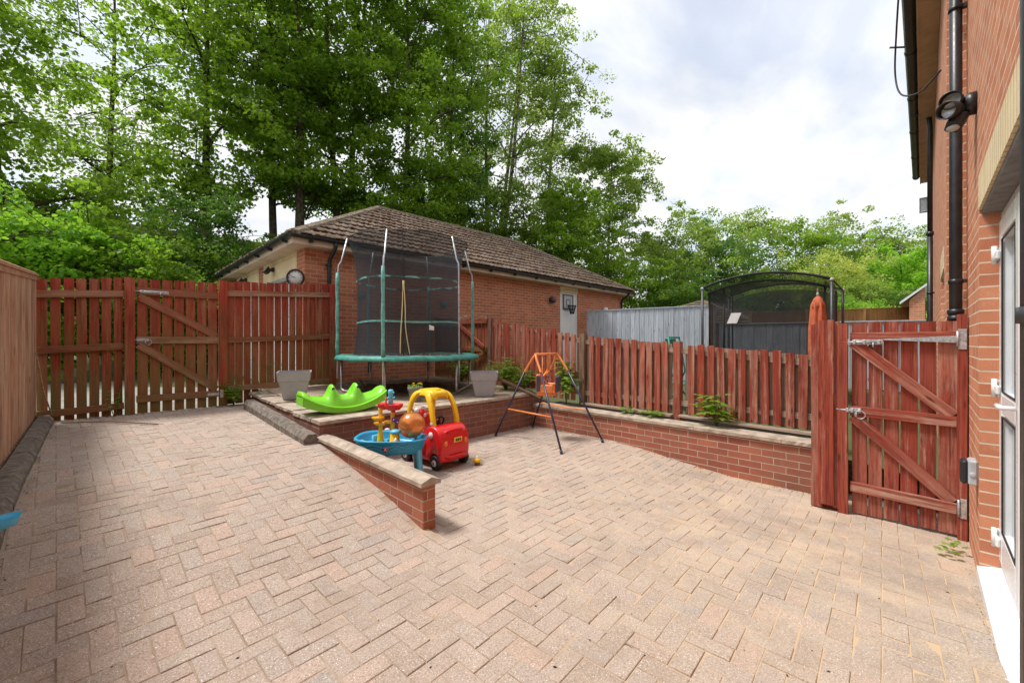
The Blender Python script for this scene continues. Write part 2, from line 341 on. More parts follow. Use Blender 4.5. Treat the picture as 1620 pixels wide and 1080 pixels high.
class MB:
    """collects faces; build() links them as one mesh object"""
    def __init__(s, T=None): s.v = []; s.f = []; s.smooth = []; s.T = T or Matrix()
    def add(s, vs, fs, smooth=False):
        n = len(s.v); s.v += [tuple(s.T @ Vector(p)) for p in vs]; s.f += [tuple(i+n for i in f) for f in fs]; s.smooth += [smooth]*len(fs); return s
    def box(s, x0, y0, z0, x1, y1, z1, b=0.0, T=None):
        if x0 > x1: x0, x1 = x1, x0
        if y0 > y1: y0, y1 = y1, y0
        if z0 > z1: z0, z1 = z1, z0
        b = min(b, (x1-x0)*.45, (y1-y0)*.45, (z1-z0)*.45)
        if b <= 0:
            vs = [(x, y, z) for z in (z0, z1) for y in (y0, y1) for x in (x0, x1)]
            fs = [(0, 2, 3, 1), (4, 5, 7, 6), (0, 1, 5, 4), (2, 6, 7, 3), (0, 4, 6, 2), (1, 3, 7, 5)]
        else:
            bm = bmesh.new(); bmesh.ops.create_cube(bm, size=1)
            for v in bm.verts: v.co = Vector(((x0+x1)/2+v.co.x*(x1-x0), (y0+y1)/2+v.co.y*(y1-y0), (z0+z1)/2+v.co.z*(z1-z0)))
            bmesh.ops.bevel(bm, geom=bm.edges[:], offset=b, segments=1, affect='EDGES')
            bm.verts.index_update(); vs = [v.co.copy() for v in bm.verts]; fs = [tuple(v.index for v in f.verts) for f in bm.faces]; bm.free()
        if T is not None: vs = [T @ Vector(v) for v in vs]
        return s.add(vs, fs)
    def tube(s, pts, r, n=10, closed=False, cap=True, flat=1.0):
        pts = [Vector(p) for p in pts]; N = len(pts); rs = r if isinstance(r, (list, tuple)) else [r]*N
        vs = []; up = None
        for i, p in enumerate(pts):
            a = pts[i-1] if (i > 0 or closed) else p; b = pts[(i+1) % N] if (i < N-1 or closed) else p
            d = (b-a).normalized()
            if up is None: up = Vector((0, 0, 1)) if abs(d.z) < .9 else Vector((1, 0, 0))
            x = d.cross(up).normalized(); y = x.cross(d).normalized(); up = y
            for k in range(n):
                t = 2*math.pi*k/n; vs.append(p+x*math.cos(t)*rs[i]+y*math.sin(t)*rs[i]*flat)
        fs = []
        for i in range(N if closed else N-1):
            for k in range(n):
                a = i*n+k; b = i*n+(k+1) % n; j = (i+1) % N
                fs.append((a, b, j*n+(k+1) % n, j*n+k))
        if cap and not closed: fs += [tuple(range(n))[::-1], tuple((N-1)*n+k for k in range(n))]
        return s.add(vs, fs, True)
    def lathe(s, prof, n=24, c=(0, 0, 0), sx=1.0, sy=1.0, cap=True, T=None):
        vs = []; fs = []
        for (r, z) in prof:
            for k in range(n):
                t = 2*math.pi*k/n; vs.append(Vector((c[0]+r*sx*math.cos(t), c[1]+r*sy*math.sin(t), c[2]+z)))
        for i in range(len(prof)-1):
            for k in range(n): fs.append((i*n+k, i*n+(k+1) % n, (i+1)*n+(k+1) % n, (i+1)*n+k))
        if cap: fs += [tuple(range(n))[::-1], tuple((len(prof)-1)*n+k for k in range(n))]
        if T is not None: vs = [T @ v for v in vs]
        return s.add(vs, fs, True)
    def ball(s, c, r, n=16, sc=(1, 1, 1)):
        prof = [(max(.0005, r*math.sin(math.pi*i/(n//2))), -r*math.cos(math.pi*i/(n//2))) for i in range(n//2+1)]
        T = Matrix.Translation(c) @ Matrix.Diagonal((*sc, 1)); return s.lathe(prof, n, T=T)
    def prism(s, poly, d, T=None, smooth=False):
        """poly: (x,z) outline, extruded along y from 0 to d"""
        n = len(poly); vs = [Vector((x, 0, z)) for x, z in poly]+[Vector((x, d, z)) for x, z in poly]
        fs = [tuple(range(n)), tuple(range(n, 2*n))[::-1]]+[(i, i+n, (i+1) % n+n, (i+1) % n) for i in range(n)]
        if T is not None: vs = [T @ v for v in vs]
        return s.add(vs, fs, smooth)
    def loft(s, rings, smooth=True, cap=True, closed=True):
        n = len(rings[0]); vs = [Vector(p) for r_ in rings for p in r_]; fs = []
        for i in range(len(rings)-1):
            for k in range(n if closed else n-1): fs.append((i*n+k, i*n+(k+1) % n, (i+1)*n+(k+1) % n, (i+1)*n+k))
        if cap: fs += [tuple(range(n))[::-1], tuple((len(rings)-1)*n+k for k in range(n))]
        return s.add(vs, fs, smooth)
    def build(s, name, mat, parent=None, world=False, uv=False, recalc=True, tint=None, subsurf=0, matrix=None):
        me = bpy.data.meshes.new(name)
        off = Vector((0, 0, 0))
        if world and parent is not None: off = parent.location
        me.from_pydata([tuple(Vector(v)-off) for v in s.v], [], s.f)
        if len(s.smooth) == len(me.polygons): me.polygons.foreach_set('use_smooth', s.smooth)
        if recalc:
            bm = bmesh.new(); bm.from_mesh(me); bmesh.ops.recalc_face_normals(bm, faces=bm.faces); bm.to_mesh(me); bm.free()
        if uv:
            ul = me.uv_layers.new(name='UVMap'); w = off
            for p in me.polygons:
                nx, ny, nz = abs(p.normal.x), abs(p.normal.y), abs(p.normal.z)
                for li in p.loop_indices:
                    c = me.vertices[me.loops[li].vertex_index].co+w
                    if nz > nx and nz > ny: q = (c.x, c.y)
                    elif nx > ny: q = (c.y, c.z)
                    else: q = (c.x+.1125, c.z)
                    ul.data[li].uv = q
        if tint is not None:
            a = me.attributes.new('tint', 'FLOAT', 'FACE'); a.data.foreach_set('value', list(tint))
        me.materials.append(M[mat] if isinstance(mat, str) else mat)
        o = bpy.data.objects.new(name, me); COL.objects.link(o)
        if parent is not None: o.parent = parent
        if matrix is not None: o.matrix_local = matrix
        if subsurf:
            md = o.modifiers.new('sub', 'SUBSURF'); md.levels = subsurf; md.render_levels = subsurf
        return o

def frame(p0, p1, normal):
    """local z along p0->p1, local y = normal"""
    z = (Vector(p1)-Vector(p0)).normalized(); y = Vector(normal); y = (y-z*y.dot(z)).normalized(); x = y.cross(z)
    m = Matrix((x, y, z)).transposed().to_4x4(); m.translation = Vector(p0); return m
def plank(name, mat, parent, p0, p1, w, t, normal, cuts=(0, 0), bev=.002, wob=.0015, top='flat'):
    """a board from p0 to p1 (world), width w, thickness t, outer face toward normal. cuts: skew of the ends along x"""
    L = (Vector(p1)-Vector(p0)).length; nseg = max(2, int(L/.35)); rings = []
    ph = random.random()*9
    for i in range(nseg+1):
        z = L*i/nseg; dx = wob*math.sin(ph+i*1.7); dy = wob*math.cos(ph*2+i*1.3)
        hw = w/2; ht = t/2
        sk = cuts[0] if i == 0 else (cuts[1] if i == nseg else 0)
        r_ = []
        for (a, b) in ((-1, -1), (1, -1), (1, 1), (-1, 1)):
            for q in ((a*hw-a*bev*(1 if 0 else 0), b*ht-b*bev), (a*hw-a*bev, b*ht)) if (a*b > 0) else ((a*hw-a*bev, b*ht), (a*hw, b*ht-b*bev)):
                r_.append((q[0]+dx, q[1]+dy, z+sk*(q[0]/hw)))
        rings.append(r_)
    mb = MB(); mb.loft(rings, smooth=False)
    Fm = frame(p0, p1, normal)
    if parent is not None: Fm.translation = Fm.translation-parent.location
    return mb.build(name, mat, parent, matrix=Fm)

# paving heights of the yard (a ramp up to the back gate, a shallow fall to the side gate)
def lerp_tab(t, x):
    if x <= t[0][0]: return t[0][1]
    for (a, b), (c, d) in zip(t, t[1:]):
        if x <= c: return b+(d-b)*(x-a)/(c-a)
    return t[-1][1]
def sm(x): x = max(0, min(1, x)); return x*x*(3-2*x)
RAMP = [(2.35, 0), (2.6, .025), (3.22, .145), (3.75, .215), (4.5, .315), (7.5, .41), (9, .43)]
def G(x, y):
    z = 0.0
    if x < 1.72: z = lerp_tab(RAMP, y)
    z -= .15*sm((x-2.3)/2.4)*(1-sm((y-1.3)/1.9))
    z += .004*noise.noise(Vector((x*1.3, y*1.3, 0)))
    return z

# ------------------------------------------------------------------ setting: ground, paving, terrace
def build_ground():
    xs = [-900, -200, -60, -30, -14, -6, -2.6, -.62, 1.6, 5.34, 9, 14, 18, 22, 30, 45, 70, 120, 300, 900]
    ys = [-900, -200, -60, -20, -4, -1.6, 1, 4, 7.62, 10, 14.5, 17, 20, 24, 30, 45, 70, 120, 300, 900]
    def h(x, y):
        z = -.05
        if y > 7.5: z = .36
        if x > 5.3: z = .25 if y > -.2 else -.1
        if y > 14: z = .36+min(4.0, (y-14)*.22)
        if x > 24: z = max(z, .25+min(3.0, (x-24)*.08)) if y > 0 else z
        if x < -.6: z = .3 if y > 2 else -.05
        if x > 200 or y > 200: z = 2.0
        return z
    mb = MB(); vs = [(x, y, h(x, y)) for y in ys for x in xs]; n = len(xs); fs = []
    for j in range(len(ys)-1):
        for i in range(n-1):
            if xs[i] >= -.63 and xs[i+1] <= 5.35 and ys[j] >= -1.7 and ys[j+1] <= 7.63: continue
            fs.append((j*n+i, j*n+i+1, (j+1)*n+i+1, (j+1)*n+i))
    mb.add(vs, fs); o = mb.build('ground', 'ground'); tag(o, kind='structure')
    mb = MB(); mb.add([(-9, 7.55, .40), (30, 7.55, .40), (30, 14.4, .40), (-9, 14.4, .40)], [(0, 1, 2, 3)])
    # the drive is cut round the garage and the terrace so that no two faces share a plane
    mb = MB()
    for (x0, y0, x1, y1) in ((-9, 7.56, 2.58, 14.4), (2.58, 13.65, 13.8, 14.4), (13.8, 7.2, 30, 14.4)):
        mb.add([(x0, y0, .385), (x1, y0, .385), (x1, y1, .385), (x0, y1, .385)], [(0, 1, 2, 3)])
    tag(mb.build('driveway', 'concrete'), kind='structure')
build_ground()

def build_paving():
    vs = []; fs = []; tint = []; x0b, x1b = -.40, 5.05
    a = .097; gp = .003; rot = R(3.0); c_, s_ = math.cos(rot), math.sin(rot)
    def inside(x, y):
        if x < -.42 or x > 5.03 or y < -1.4: return False
        if y > 7.5: return False
        if y > 4.60 and x > 1.55: return False
        if 2.56 < y and 1.66 < x < 1.74: return False
        return True
    def addbrick(u0, v0, u1, v1):
        cx, cy = (u0+u1)/2, (v0+v1)/2
        px, py = cx*c_-cy*s_, cx*s_+cy*c_
        if not inside(px, py): return
        g0 = gp*(.45+random.random()*.7)
        tilt = (random.uniform(-.0022, .0022), random.uniform(-.0022, .0022)); dz = random.uniform(-.0015, .0022)
        rr = random.uniform(-.008, .008); sh = (random.uniform(-.0012, .0012), random.uniform(-.0012, .0012))
        hx, hy = (u1-u0)/2-g0, (v1-v0)/2-g0; ch = .0026
        side = 1 if px > 1.7 else -1
        def P(lx, ly, z):
            ux = cx+lx-ly*rr+sh[0]; uy = cy+ly+lx*rr+sh[1]
            X = ux*c_-uy*s_; Y = ux*s_+uy*c_
            if side < 0: X = min(X, 1.646) if Y > 2.56 else X
            else: X = max(X, 1.752) if Y > 2.56 else X
            if X > 1.62: Y = min(Y, 4.555)
            gx = X if not (1.60 < X < 1.80 and Y > 2.3) else (1.85 if X > 1.70 else 1.5)
            X = max(-.42, min(5.04, X))
            return (X, Y, G(gx, Y)+z+dz+tilt[0]*lx/hx+tilt[1]*ly/hy)
        n = len(vs)
        for (k, z) in ((0, -.03), (0, -ch), (ch, 0)):
            for (sx, sy) in ((-1, -1), (1, -1), (1, 1), (-1, 1)): vs.append(P(sx*(hx-k), sy*(hy-k), z))
        fs.append((n+8, n+9, n+10, n+11)); t = random.random(); tint.append(t)
        for r_ in (0, 4):
            for k in range(4): fs.append((n+r_+k, n+r_+(k+1) % 4, n+r_+4+(k+1) % 4, n+r_+4+k)); tint.append(t)
    # 90 degree herringbone of 200 x 100 blocks: cell (i,j): horizontal where (i-j)%4 in (0,1), vertical else
    for i in range(-42, 94):
        for j in range(-42, 114):
            k = (i-j) % 4
            if k == 0: addbrick(i*a, j*a, (i+2)*a, (j+1)*a)
            if k == 3: addbrick(i*a, j*a, (i+1)*a, (j+2)*a)
    mb = MB(); mb.v = vs; mb.f = fs; mb.smooth = [False]*len(fs)
    o = mb.build('paving', 'paver', tint=tint, recalc=True); tag(o, kind='structure')
    # bed of jointing sand under the blocks
    mb = MB()
    def grid(xa, xb, ya, yb, n, m, dz):
        vv = [(xa+(xb-xa)*i/n, ya+(yb-ya)*j/m, 0) for j in range(m+1) for i in range(n+1)]
        vv = [(x, y, G(xg(x), y)+dz) for x, y, _ in vv]
        mb.add(vv, [(j*(n+1)+i, j*(n+1)+i+1, (j+1)*(n+1)+i+1, (j+1)*(n+1)+i) for j in range(m) for i in range(n)])
    xg = lambda x: 1.6 if x > 1.6 and x < 1.72 else x
    grid(-.6, 1.69, -1.5, 7.55, 40, 170, -.0036)
    xg = lambda x: max(x, 1.8)
    grid(1.70, 5.1, -1.5, 4.58, 60, 110, -.0036)
    tag(mb.build('joint_sand', 'joint'), kind='structure')
    mb = MB(); mb.add([(4.9, -1.6, -.20), (9.5, -1.6, -.20), (9.5, .72, -.20), (4.9, .72, -.20)], [(0, 1, 2, 3)]); tag(mb.build('side_path', 'concrete_dull'), kind='structure')
    mb = MB(); mb.box(5.272, .72, .1, 5.75, 4.54, .325); tag(mb.build('planting_bed', 'soil'), kind='structure')
build_paving()

def terr(y): return lerp_tab([(4.5, .525), (7.9, .605)], y)
def build_terrace():
    mb = MB(); tint = []
    # irregular rectangular slabs
    y = 4.79; rows = [4.79, 5.24, 5.7, 6.15, 6.6, 7.05, 7.5, 7.88]
    for j in range(len(rows)-1):
        x = 1.88; first = True
        while x < 5.28:
            w = random.choice([.45, .6, .6, .75]); x1 = min(5.3, x+w)
            ya, yb = rows[j]+.004, rows[j+1]-.004; dz = random.uniform(-.002, .003)
            v = [(x+.004, ya, terr(ya)+dz), (x1-.004, ya, terr(ya)+dz), (x1-.004, yb, terr(yb)+dz), (x+.004, yb, terr(yb)+dz)]
            lo = [(a, b, c-.04) for a, b, c in v]
            mb.add(lo+v, [(4, 5, 6, 7), (0, 1, 5, 4), (1, 2, 6, 5), (2, 3, 7, 6), (3, 0, 4, 7)]); x = x1
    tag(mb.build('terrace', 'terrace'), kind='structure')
    mb = MB(); mb.add([(1.80, 4.7, .50), (5.32, 4.7, .50), (5.32, 7.9, .575), (1.80, 7.9, .575)], [(0, 1, 2, 3)])
    tag(mb.build('terrace_bed', 'soil'), kind='structure')
build_terrace()

# ------------------------------------------------------------------ garden walls
def rough_slab(mb, x0, y0, z0, x1, y1, z1, amp=.004, n=10):
    """stone slab with an uneven edge, long axis either way"""
    alongx = (x1-x0) > (y1-y0); rings = []
    for i in range(n+1):
        t = i/n; r_ = []
        for (a, b) in ((0, 0), (1, 0), (1, .85), (.93, 1), (.07, 1), (0, .85)):
            ja = random.uniform(-amp, amp) if b > 0 or a > 0 else random.uniform(-amp, amp)
            zz_ = z0+(z1-z0)*b+random.uniform(-amp, amp)*.35
            if alongx: r_.append((x0+(x1-x0)*t, y0+(y1-y0)*a+ja, zz_))
            else: r_.append((x0+(x1-x0)*a+ja, y0+(y1-y0)*t, zz_))
        rings.append(r_)
    mb.loft(rings, smooth=False)

w1 = thing('retaining_wall', 'brick wall holding up the raised terrace under the trampoline', 'retaining wall', (1.65, 4.55, 0))
mb = MB(); mb.box(1.65, 4.56, -.05, 5.30, 4.76, .488); mb.box(1.65, 4.76, .1, 1.85, 7.5, .50); mb.build('brickwork', 'brick_dark', w1, True, uv=True)
mb = MB()
for x0, x1 in ((1.64, 2.3), (2.305, 2.95), (2.955, 3.6), (3.605, 4.25), (4.255, 5.05)): rough_slab(mb, x0, 4.535, .489, x1, 4.785, .53, .006)
for y0, y1 in ((4.79, 5.4), (5.405, 6.1), (6.105, 6.8), (6.805, 7.5)): rough_slab(mb, 1.635, y0, terr(y0)-.04, 1.875, y1, terr(y0)+.004, .006)
mb.build('coping', 'coping', w1, True)

w2 = thing('retaining_wall', 'long red brick retaining wall with flat stone coping below the picket fence', 'retaining wall', (5.05, .7, 0))
mb = MB(); mb.box(5.05, .70, -.3, 5.27, 4.559, .318); mb.build('brickwork', 'brick_garden', w2, True, uv=True)
mb = MB(); y = .70
for L in (.35, .9, .9, .9, .81): rough_slab(mb, 5.025, y, .319, 5.30, min(y+L-.004, 4.53), .362, .004); y += L
mb.build('coping', 'coping', w2, True)

w3 = thing('low_wall', 'low freestanding brick wall with ridged pale coping between ramp and sunken patio', 'garden wall', (1.70, 3.5, 0))
mb = MB(); mb.box(1.648, 2.555, -.05, 1.75, 4.545, .332); mb.build('brickwork', 'brick_low', w3, True, uv=True)
mb = MB()
for y0, y1 in ((2.53, 3.33), (3.337, 4.545)):
    prof = [(1.615, .333), (1.783, .333), (1.783, .362), (1.70, .392), (1.615, .362)]; rings = []
    for i in range(9):
        yy = y0+(y1-y0)*i/8; rings.append([(x+random.uniform(-.0015, .0015), yy, z+random.uniform(-.001, .001)) for x, z in prof])
    mb.loft(rings, smooth=False)
mb.build('coping', 'coping', w3, True)

def kerb(label, x0, x1, ya, yb, zf, lean):
    t = thing('kerb_edging', label, 'kerb', ((x0+x1)/2, ya, zf(ya)))
    mb = MB(); y = ya
    while y < yb-.02:
        y1 = min(yb, y+.2); z = random.uniform(-.002, .002); j = random.uniform(-.003, .003)
        prof = [(x0, -.06), (x1, -.06), (x1, .045), (x1-.035 if lean < 0 else x1, .095), (x0+.01 if lean < 0 else x0+.04, .1), (x0, .09 if lean < 0 else .05)]
        rings = [[(px+j, yy, zf(yy)+z+pz) for px, pz in prof] for yy in (y+.0015, y1-.0015)]
        mb.loft(rings, smooth=False); y = y1
    o = mb.build('block_row', 'kerb_dark', t, True); return t
kerb('dark chamfered kerb blocks climbing beside the terrace', 1.47, 1.60, 4.5, 7.0, lambda y: G(1.3, y)+.035*(y-4.5)/2.5, 1)
kerb('dark kerb blocks along the foot of the tan boundary fence', -.535, -.405, 2.2, 7.38, lambda y: G(-.3, y), -1)

# ------------------------------------------------------------------ fences and gates
def rail(par, mat, p0, p1, h, t, n): return plank('rail', mat, par, p0, p1, h, t, n)
YF = 7.5
def tz(x): return lerp_tab([(-.6, 2.135), (.27, 2.225), (1.3, 2.29), (2.95, 2.40)], x)

def back_panel(label, x0, x1, nP, rails, posts, bot):
    t = thing('picket_fence', label, 'fence', ((x0+x1)/2, YF, .42))
    pitch = (x1-x0)/nP
    for i in range(nP):
        x = x0+pitch*(i+.5); w = pitch-(.017 if x0 < 0 else .007)-random.uniform(0, .010)
        dz = random.uniform(-.012, .012)
        plank('picket', 'fence_back', t, (x, YF+.03, bot(x)), (x+random.uniform(-.004, .004), YF+.03, tz(x)+dz), w, .018, (0, -1, 0))
    for (za, zb) in rails: plank('rail', 'rail_back', t, (x0, YF-.002, za), (x1, YF-.002, zb), .085, .04, (0, -1, 0))
    for x in posts: plank('post', 'fence_back', t, (x, YF-.01, bot(x)-.05), (x, YF-.01, tz(x)+.005), .10, .095, (0, -1, 0))
    return t
back_panel('algae stained red picket fence panel left of the back gate', -.56, .215, 7, ((1.95, 2.01), (1.27, 1.32), (.50, .53)), (.27,), lambda x: .39)
back_panel('red picket fence panel between the back gate and the garage wall', 1.355, 2.88, 14, ((2.11, 2.21), (1.40, 1.47), (.66, .685)), (1.305, 2.93), lambda x: .42 if x < 1.8 else .62)

gt = thing('garden_gate', 'closed red ledged wooden gate with two diagonal braces at the top of the ramp', 'gate', (.79, YF, .42))
gx0, gx1 = .335, 1.245
pw = (gx1-gx0)/7
for i in range(7):
    x = gx0+pw*(i+.5)
    plank('picket', 'fence_back', gt, (x, YF+.02, .408), (x, YF+.02, 2.235+.004*i+random.uniform(-.008, .008)), pw-.024, .02, (0, -1, 0))
for z in (2.06, 1.40, .60): plank('rail', 'rail_back', gt, (gx0, YF-.008, z), (gx1, YF-.008, z), .095, .032, (0, -1, 0))
plank('brace', 'rail_back', gt, (gx0+.02, YF-.010, 1.99), (gx1-.02, YF-.010, 1.46), .095, .030, (0, -1, 0))
plank('brace', 'rail_back', gt, (gx0+.02, YF-.010, 1.335), (gx1-.02, YF-.010, .665), .095, .030, (0, -1, 0))
def bolt(par, p, d, n, L=.26, ring=False, gap=0):
    """galvanised sliding bolt: p centre, d direction, n outward"""
    d = Vector(d).normalized(); n = Vector(n).normalized(); p = Vector(p); up = Vector((0, 0, 1))
    mb = MB(); Fm = Matrix((d, n, up)).transposed().to_4x4(); Fm.translation = p-par.location
    mb.T = Fm
    mb.box(-L/2, 0, -.022, L/2, .004, .022, .001); mb.tube([(-L/2-.07, .014, 0), (L/2-.02, .014, 0)], .008, 8)
    for k in (-.42, -.1, .38): mb.box(L*k-.009, .004, -.018, L*k+.009, .026, .018, .003)
    mb.tube([(L*.2, .014, 0), (L*.2, .03, -.015), (L*.2, .035, -.045)], .006, 6)
    b = mb.build('bolt', 'galv', par)
    mb = MB(); mb.T = Fm; mb.box(-L/2-.085-gap, 0, -.024, -L/2-.045-gap, .02, .024, .003); mb.build('bolt_keep', 'galv', par)
    if ring:
        mb = MB(); mb.T = Fm; mb.tube([(L*.45+.035*math.cos(a), .03, -.03+.035*math.sin(a)) for a in [i*math.pi/8 for i in range(16)]], .004, 6, closed=True)
        mb.build('ring_latch', 'galv', par)
bolt(gt, (.52, YF-.026, 2.055), (1, 0, 0), (0, -1, 0), .30)
bolt(gt, (.40, YF-.026, 1.40), (1, 0, 0), (0, -1, 0), .12, True)
mb = MB(); mb.box(1.26, YF-.064, .54, 1.30, YF-.058, .66, .001); mb.box(1.11, YF-.030, .575, 1.262, YF-.026, .615, .001); mb.build('hinge', 'galv', gt, True)

# boundary fence at the left: close boards, cap, gravel board
bf = thing('board_fence', 'faded tan close-boarded fence running along the left side of the ramp', 'fence', (-.58, 4.5, .3))
def bt(y): return lerp_tab([(-1, 1.70), (3, 1.83), (5, 1.975), (7.45, 2.16)], y)
def bb(y): return G(-.3, y)+.03
mb = MB(); y = 1.3; ti_ = []
while y < 7.45:
    y1 = min(7.45, y+.118)
    # feather edged: thick edge overlaps the thin edge of the next board
    a, b_ = (-.560, y-.0), (-.548, y1+.0)
    v = [(-.574, y+.002, bb(y)+.07), (-.566, y+.002, bb(y)+.07), (-.544+random.uniform(-.004, .004), y1-.001, bb(y1)+.07), (-.574, y1-.001, bb(y1)+.07)]; ti_ += [random.random()]*6
    t_ = [(p[0], p[1], bt(p[1])) for p in v]
    mb.loft([v, t_], smooth=False); y = y1
mb.build('board_panel', 'fence_tan', bf, True, tint=ti_)
rings = [[(-.605, y_, bt(y_)+.002), (-.525, y_, bt(y_)-.006), (-.525, y_, bt(y_)+.022), (-.565, y_, bt(y_)+.045), (-.605, y_, bt(y_)+.03)] for y_ in (1.3, 3, 5, 7.46)]
mb = MB(); mb.loft(rings, smooth=False); mb.build('capping', 'fence_tan', bf, True, tint=[.8]*len(mb.f))
rings = [[(-.575, y_, bt(y_)-.055), (-.535, y_, bt(y_)-.055), (-.535, y_, bt(y_)-.008), (-.575, y_, bt(y_)-.003)] for y_ in (1.3, 3, 5, 7.45)]
mb = MB(); mb.loft(rings, smooth=False); mb.build('rail', 'fence_tan', bf, True, tint=[.8]*len(mb.f))
rings = [[(-.575, y_, bb(y_)-.1), (-.538, y_, bb(y_)-.1), (-.538, y_, bb(y_)+.068), (-.575, y_, bb(y_)+.068)] for y_ in (1.3, 3, 5, 7.45)]
mb = MB(); mb.loft(rings, smooth=False); mb.build('gravel_board', 'post_brown', bf, True)

# picket fence behind the long retaining wall
pf = thing('picket_fence', 'red picket fence standing behind the long brick retaining wall, gapped and weathered', 'fence', (5.4, 3.2, .35))
def ptop(y): return lerp_tab([(.7, 1.235), (2.3, 1.36), (3.75, 1.475), (4.6, 1.60), (5.8, 1.80), (7.8, 1.93)], y)
XP = 5.40
def pbot(y): return .44 if y < 4.6 else .56
y = .80
while y < 4.05:
    if not (abs(y-2.29) < .07 or abs(y-3.80) < .07):
        plank('picket', 'fence_red', pf, (XP-.03, y, pbot(y)), (XP-.03+random.uniform(-.012, .012), y+random.uniform(-.008, .008), ptop(y)+random.uniform(-.025, .012)), .082, .019, (-1, 0, 0), cuts=(0, random.uniform(-.006, .006)))
    y += .118+random.uniform(-.006, .006)
while y < 6.0:
    m_ = 'fence_red' if random.random() < .93 else 'wood_old'
    plank('picket', m_, pf, (XP-.03, y, pbot(y)), (XP-.03+random.uniform(-.015, .015), y+random.uniform(-.015, .015), ptop(y)+random.uniform(-.035, .02)), .085, .019, (-1, 0, 0), cuts=(0, random.uniform(-.008, .008)))
    y += .119+random.uniform(-.008, .012)
for yy, mt in ((2.29, 'fence_red'), (3.80, 'post_brown'), (5.98, 'post_brown')): plank('post', mt, pf, (XP-.005, yy, .25), (XP-.005, yy, ptop(yy)+.02), .095, .09, (-1, 0, 0))
for (ya, yb) in ((.72, 2.25), (2.34, 3.76), (3.84, 5.94)):
    plank('rail', 'wood_old', pf, (XP, ya, ptop(ya)-.10), (XP, yb, ptop(yb)-.10), .07, .035, (-1, 0, 0))
    plank('rail', 'wood_old', pf, (XP, ya, pbot(ya)+.13), (XP, yb, pbot(yb)+.13), .07, .035, (-1, 0, 0))
for (ya, yb) in ((.72, 2.24), (2.34, 3.76)): plank('base_board', 'wood_old', pf, (XP-.075, ya, .405), (XP-.075, yb, .415), .12, .024, (0, 0, 1))
# pale pickets nailed on the far side, seen in the gaps
y = .82
mb = MB()
while y < 3.7:
    mb.box(XP+.022, y+.03, .42, XP+.040, y+.085, ptop(y)-.015); y += .118
mb.build('rear_pickets', 'wood_old', pf, True)

sg = thing('garden_gate', 'small dark red picket gate with a sloping brace behind the trampoline', 'gate', (5.4, 6.9, .56))
for i in range(17):
    y = 6.08+i*.108
    plank('picket', 'fence_back', sg, (XP-.02, y, .56), (XP-.02, y, ptop(y)+random.uniform(-.03, .01)), .088, .018, (-1, 0, 0))
for z in (1.78, 1.22, .72): plank('rail', 'fence_back', sg, (XP-.048, 6.05, z), (XP-.048, 7.8, z+.02), .085, .03, (-1, 0, 0))
plank('brace', 'fence_red', sg, (XP-.078, 7.02, 1.80), (XP-.078, 6.10, 1.26), .07, .028, (-1, 0, 0))
plank('brace', 'fence_back', sg, (XP-.078, 6.98, .78), (XP-.078, 6.12, 1.16), .07, .028, (-1, 0, 0))

# side gate against the house
XG = 4.70
rg = thing('garden_gate', 'worn red side gate with galvanised bolt and long strap hinge against the house wall', 'gate', (XG, .15, -.15))
zb = -.13
gy = [.475-.0]; ws = [.112, .098, .102, .112, .105, .115]; y = .452
for i, w in enumerate(ws):
    plank('board', 'gate_red', rg, (XG+.028, y-w/2, zb+.01-random.uniform(0, .02)), (XG+.028, y-w/2, 1.545+random.uniform(-.008, .008)), w-.010, .02, (-1, 0, 0)); y -= w+.001
for (za, zb2, h) in ((1.42, 1.42, .075), (.77, .755, .085), (.10, .085, .085)):
    plank('rail', 'gate_red', rg, (XG+.001, .455, za), (XG+.001, -.185, zb2), h, .032, (-1, 0, 0))
plank('brace', 'gate_red', rg, (XG-.001, .435, 1.37), (XG-.001, -.165, .80), .09, .03, (-1, 0, 0))
plank('brace', 'gate_red', rg, (XG-.001, .435, .72), (XG-.001, -.165, .13), .09, .03, (-1, 0, 0))
plank('post', 'gate_red', rg, (XG+.02, -.215, zb-.05), (XG+.02, -.215, 1.59), .055, .07, (-1, 0, 0))
# latch side: a post boxed in with boards
lp = thing('gate_post', 'broad boxed red timber post beside the end of the brick retaining wall', 'post', (XG, .6, -.15))
plank('board', 'gate_red', lp, (XG-.01, .695, -.14), (XG-.01, .695, 1.545), .085, .03, (-1, 0, 0), cuts=(0, -.012))
plank('board', 'gate_red', lp, (XG-.034, .625, -.10), (XG-.034, .625, 1.575), .115, .02, (-1, 0, 0))
plank('board', 'gate_red', lp, (XG-.002, .555, -.12), (XG-.002, .555, 1.56), .045, .03, (-1, 0, 0))
plank('board', 'gate_red', lp, (XG-.014, .505, -.16), (XG-.014, .505, 1.54), .07, .045, (-1, 0, 0))
plank('post', 'gate_red', lp, (XG+.065, .61, -.15), (XG+.065, .61, 1.53), .22, .09, (-1, 0, 0))
bolt(rg, (XG-.016, .34, 1.375), (0, -1, 0), (-1, 0, 0), .20, gap=-.03)
bolt(rg, (XG-.016, .43, .775), (0, -1, 0), (-1, 0, 0), .10, True, gap=-.03)
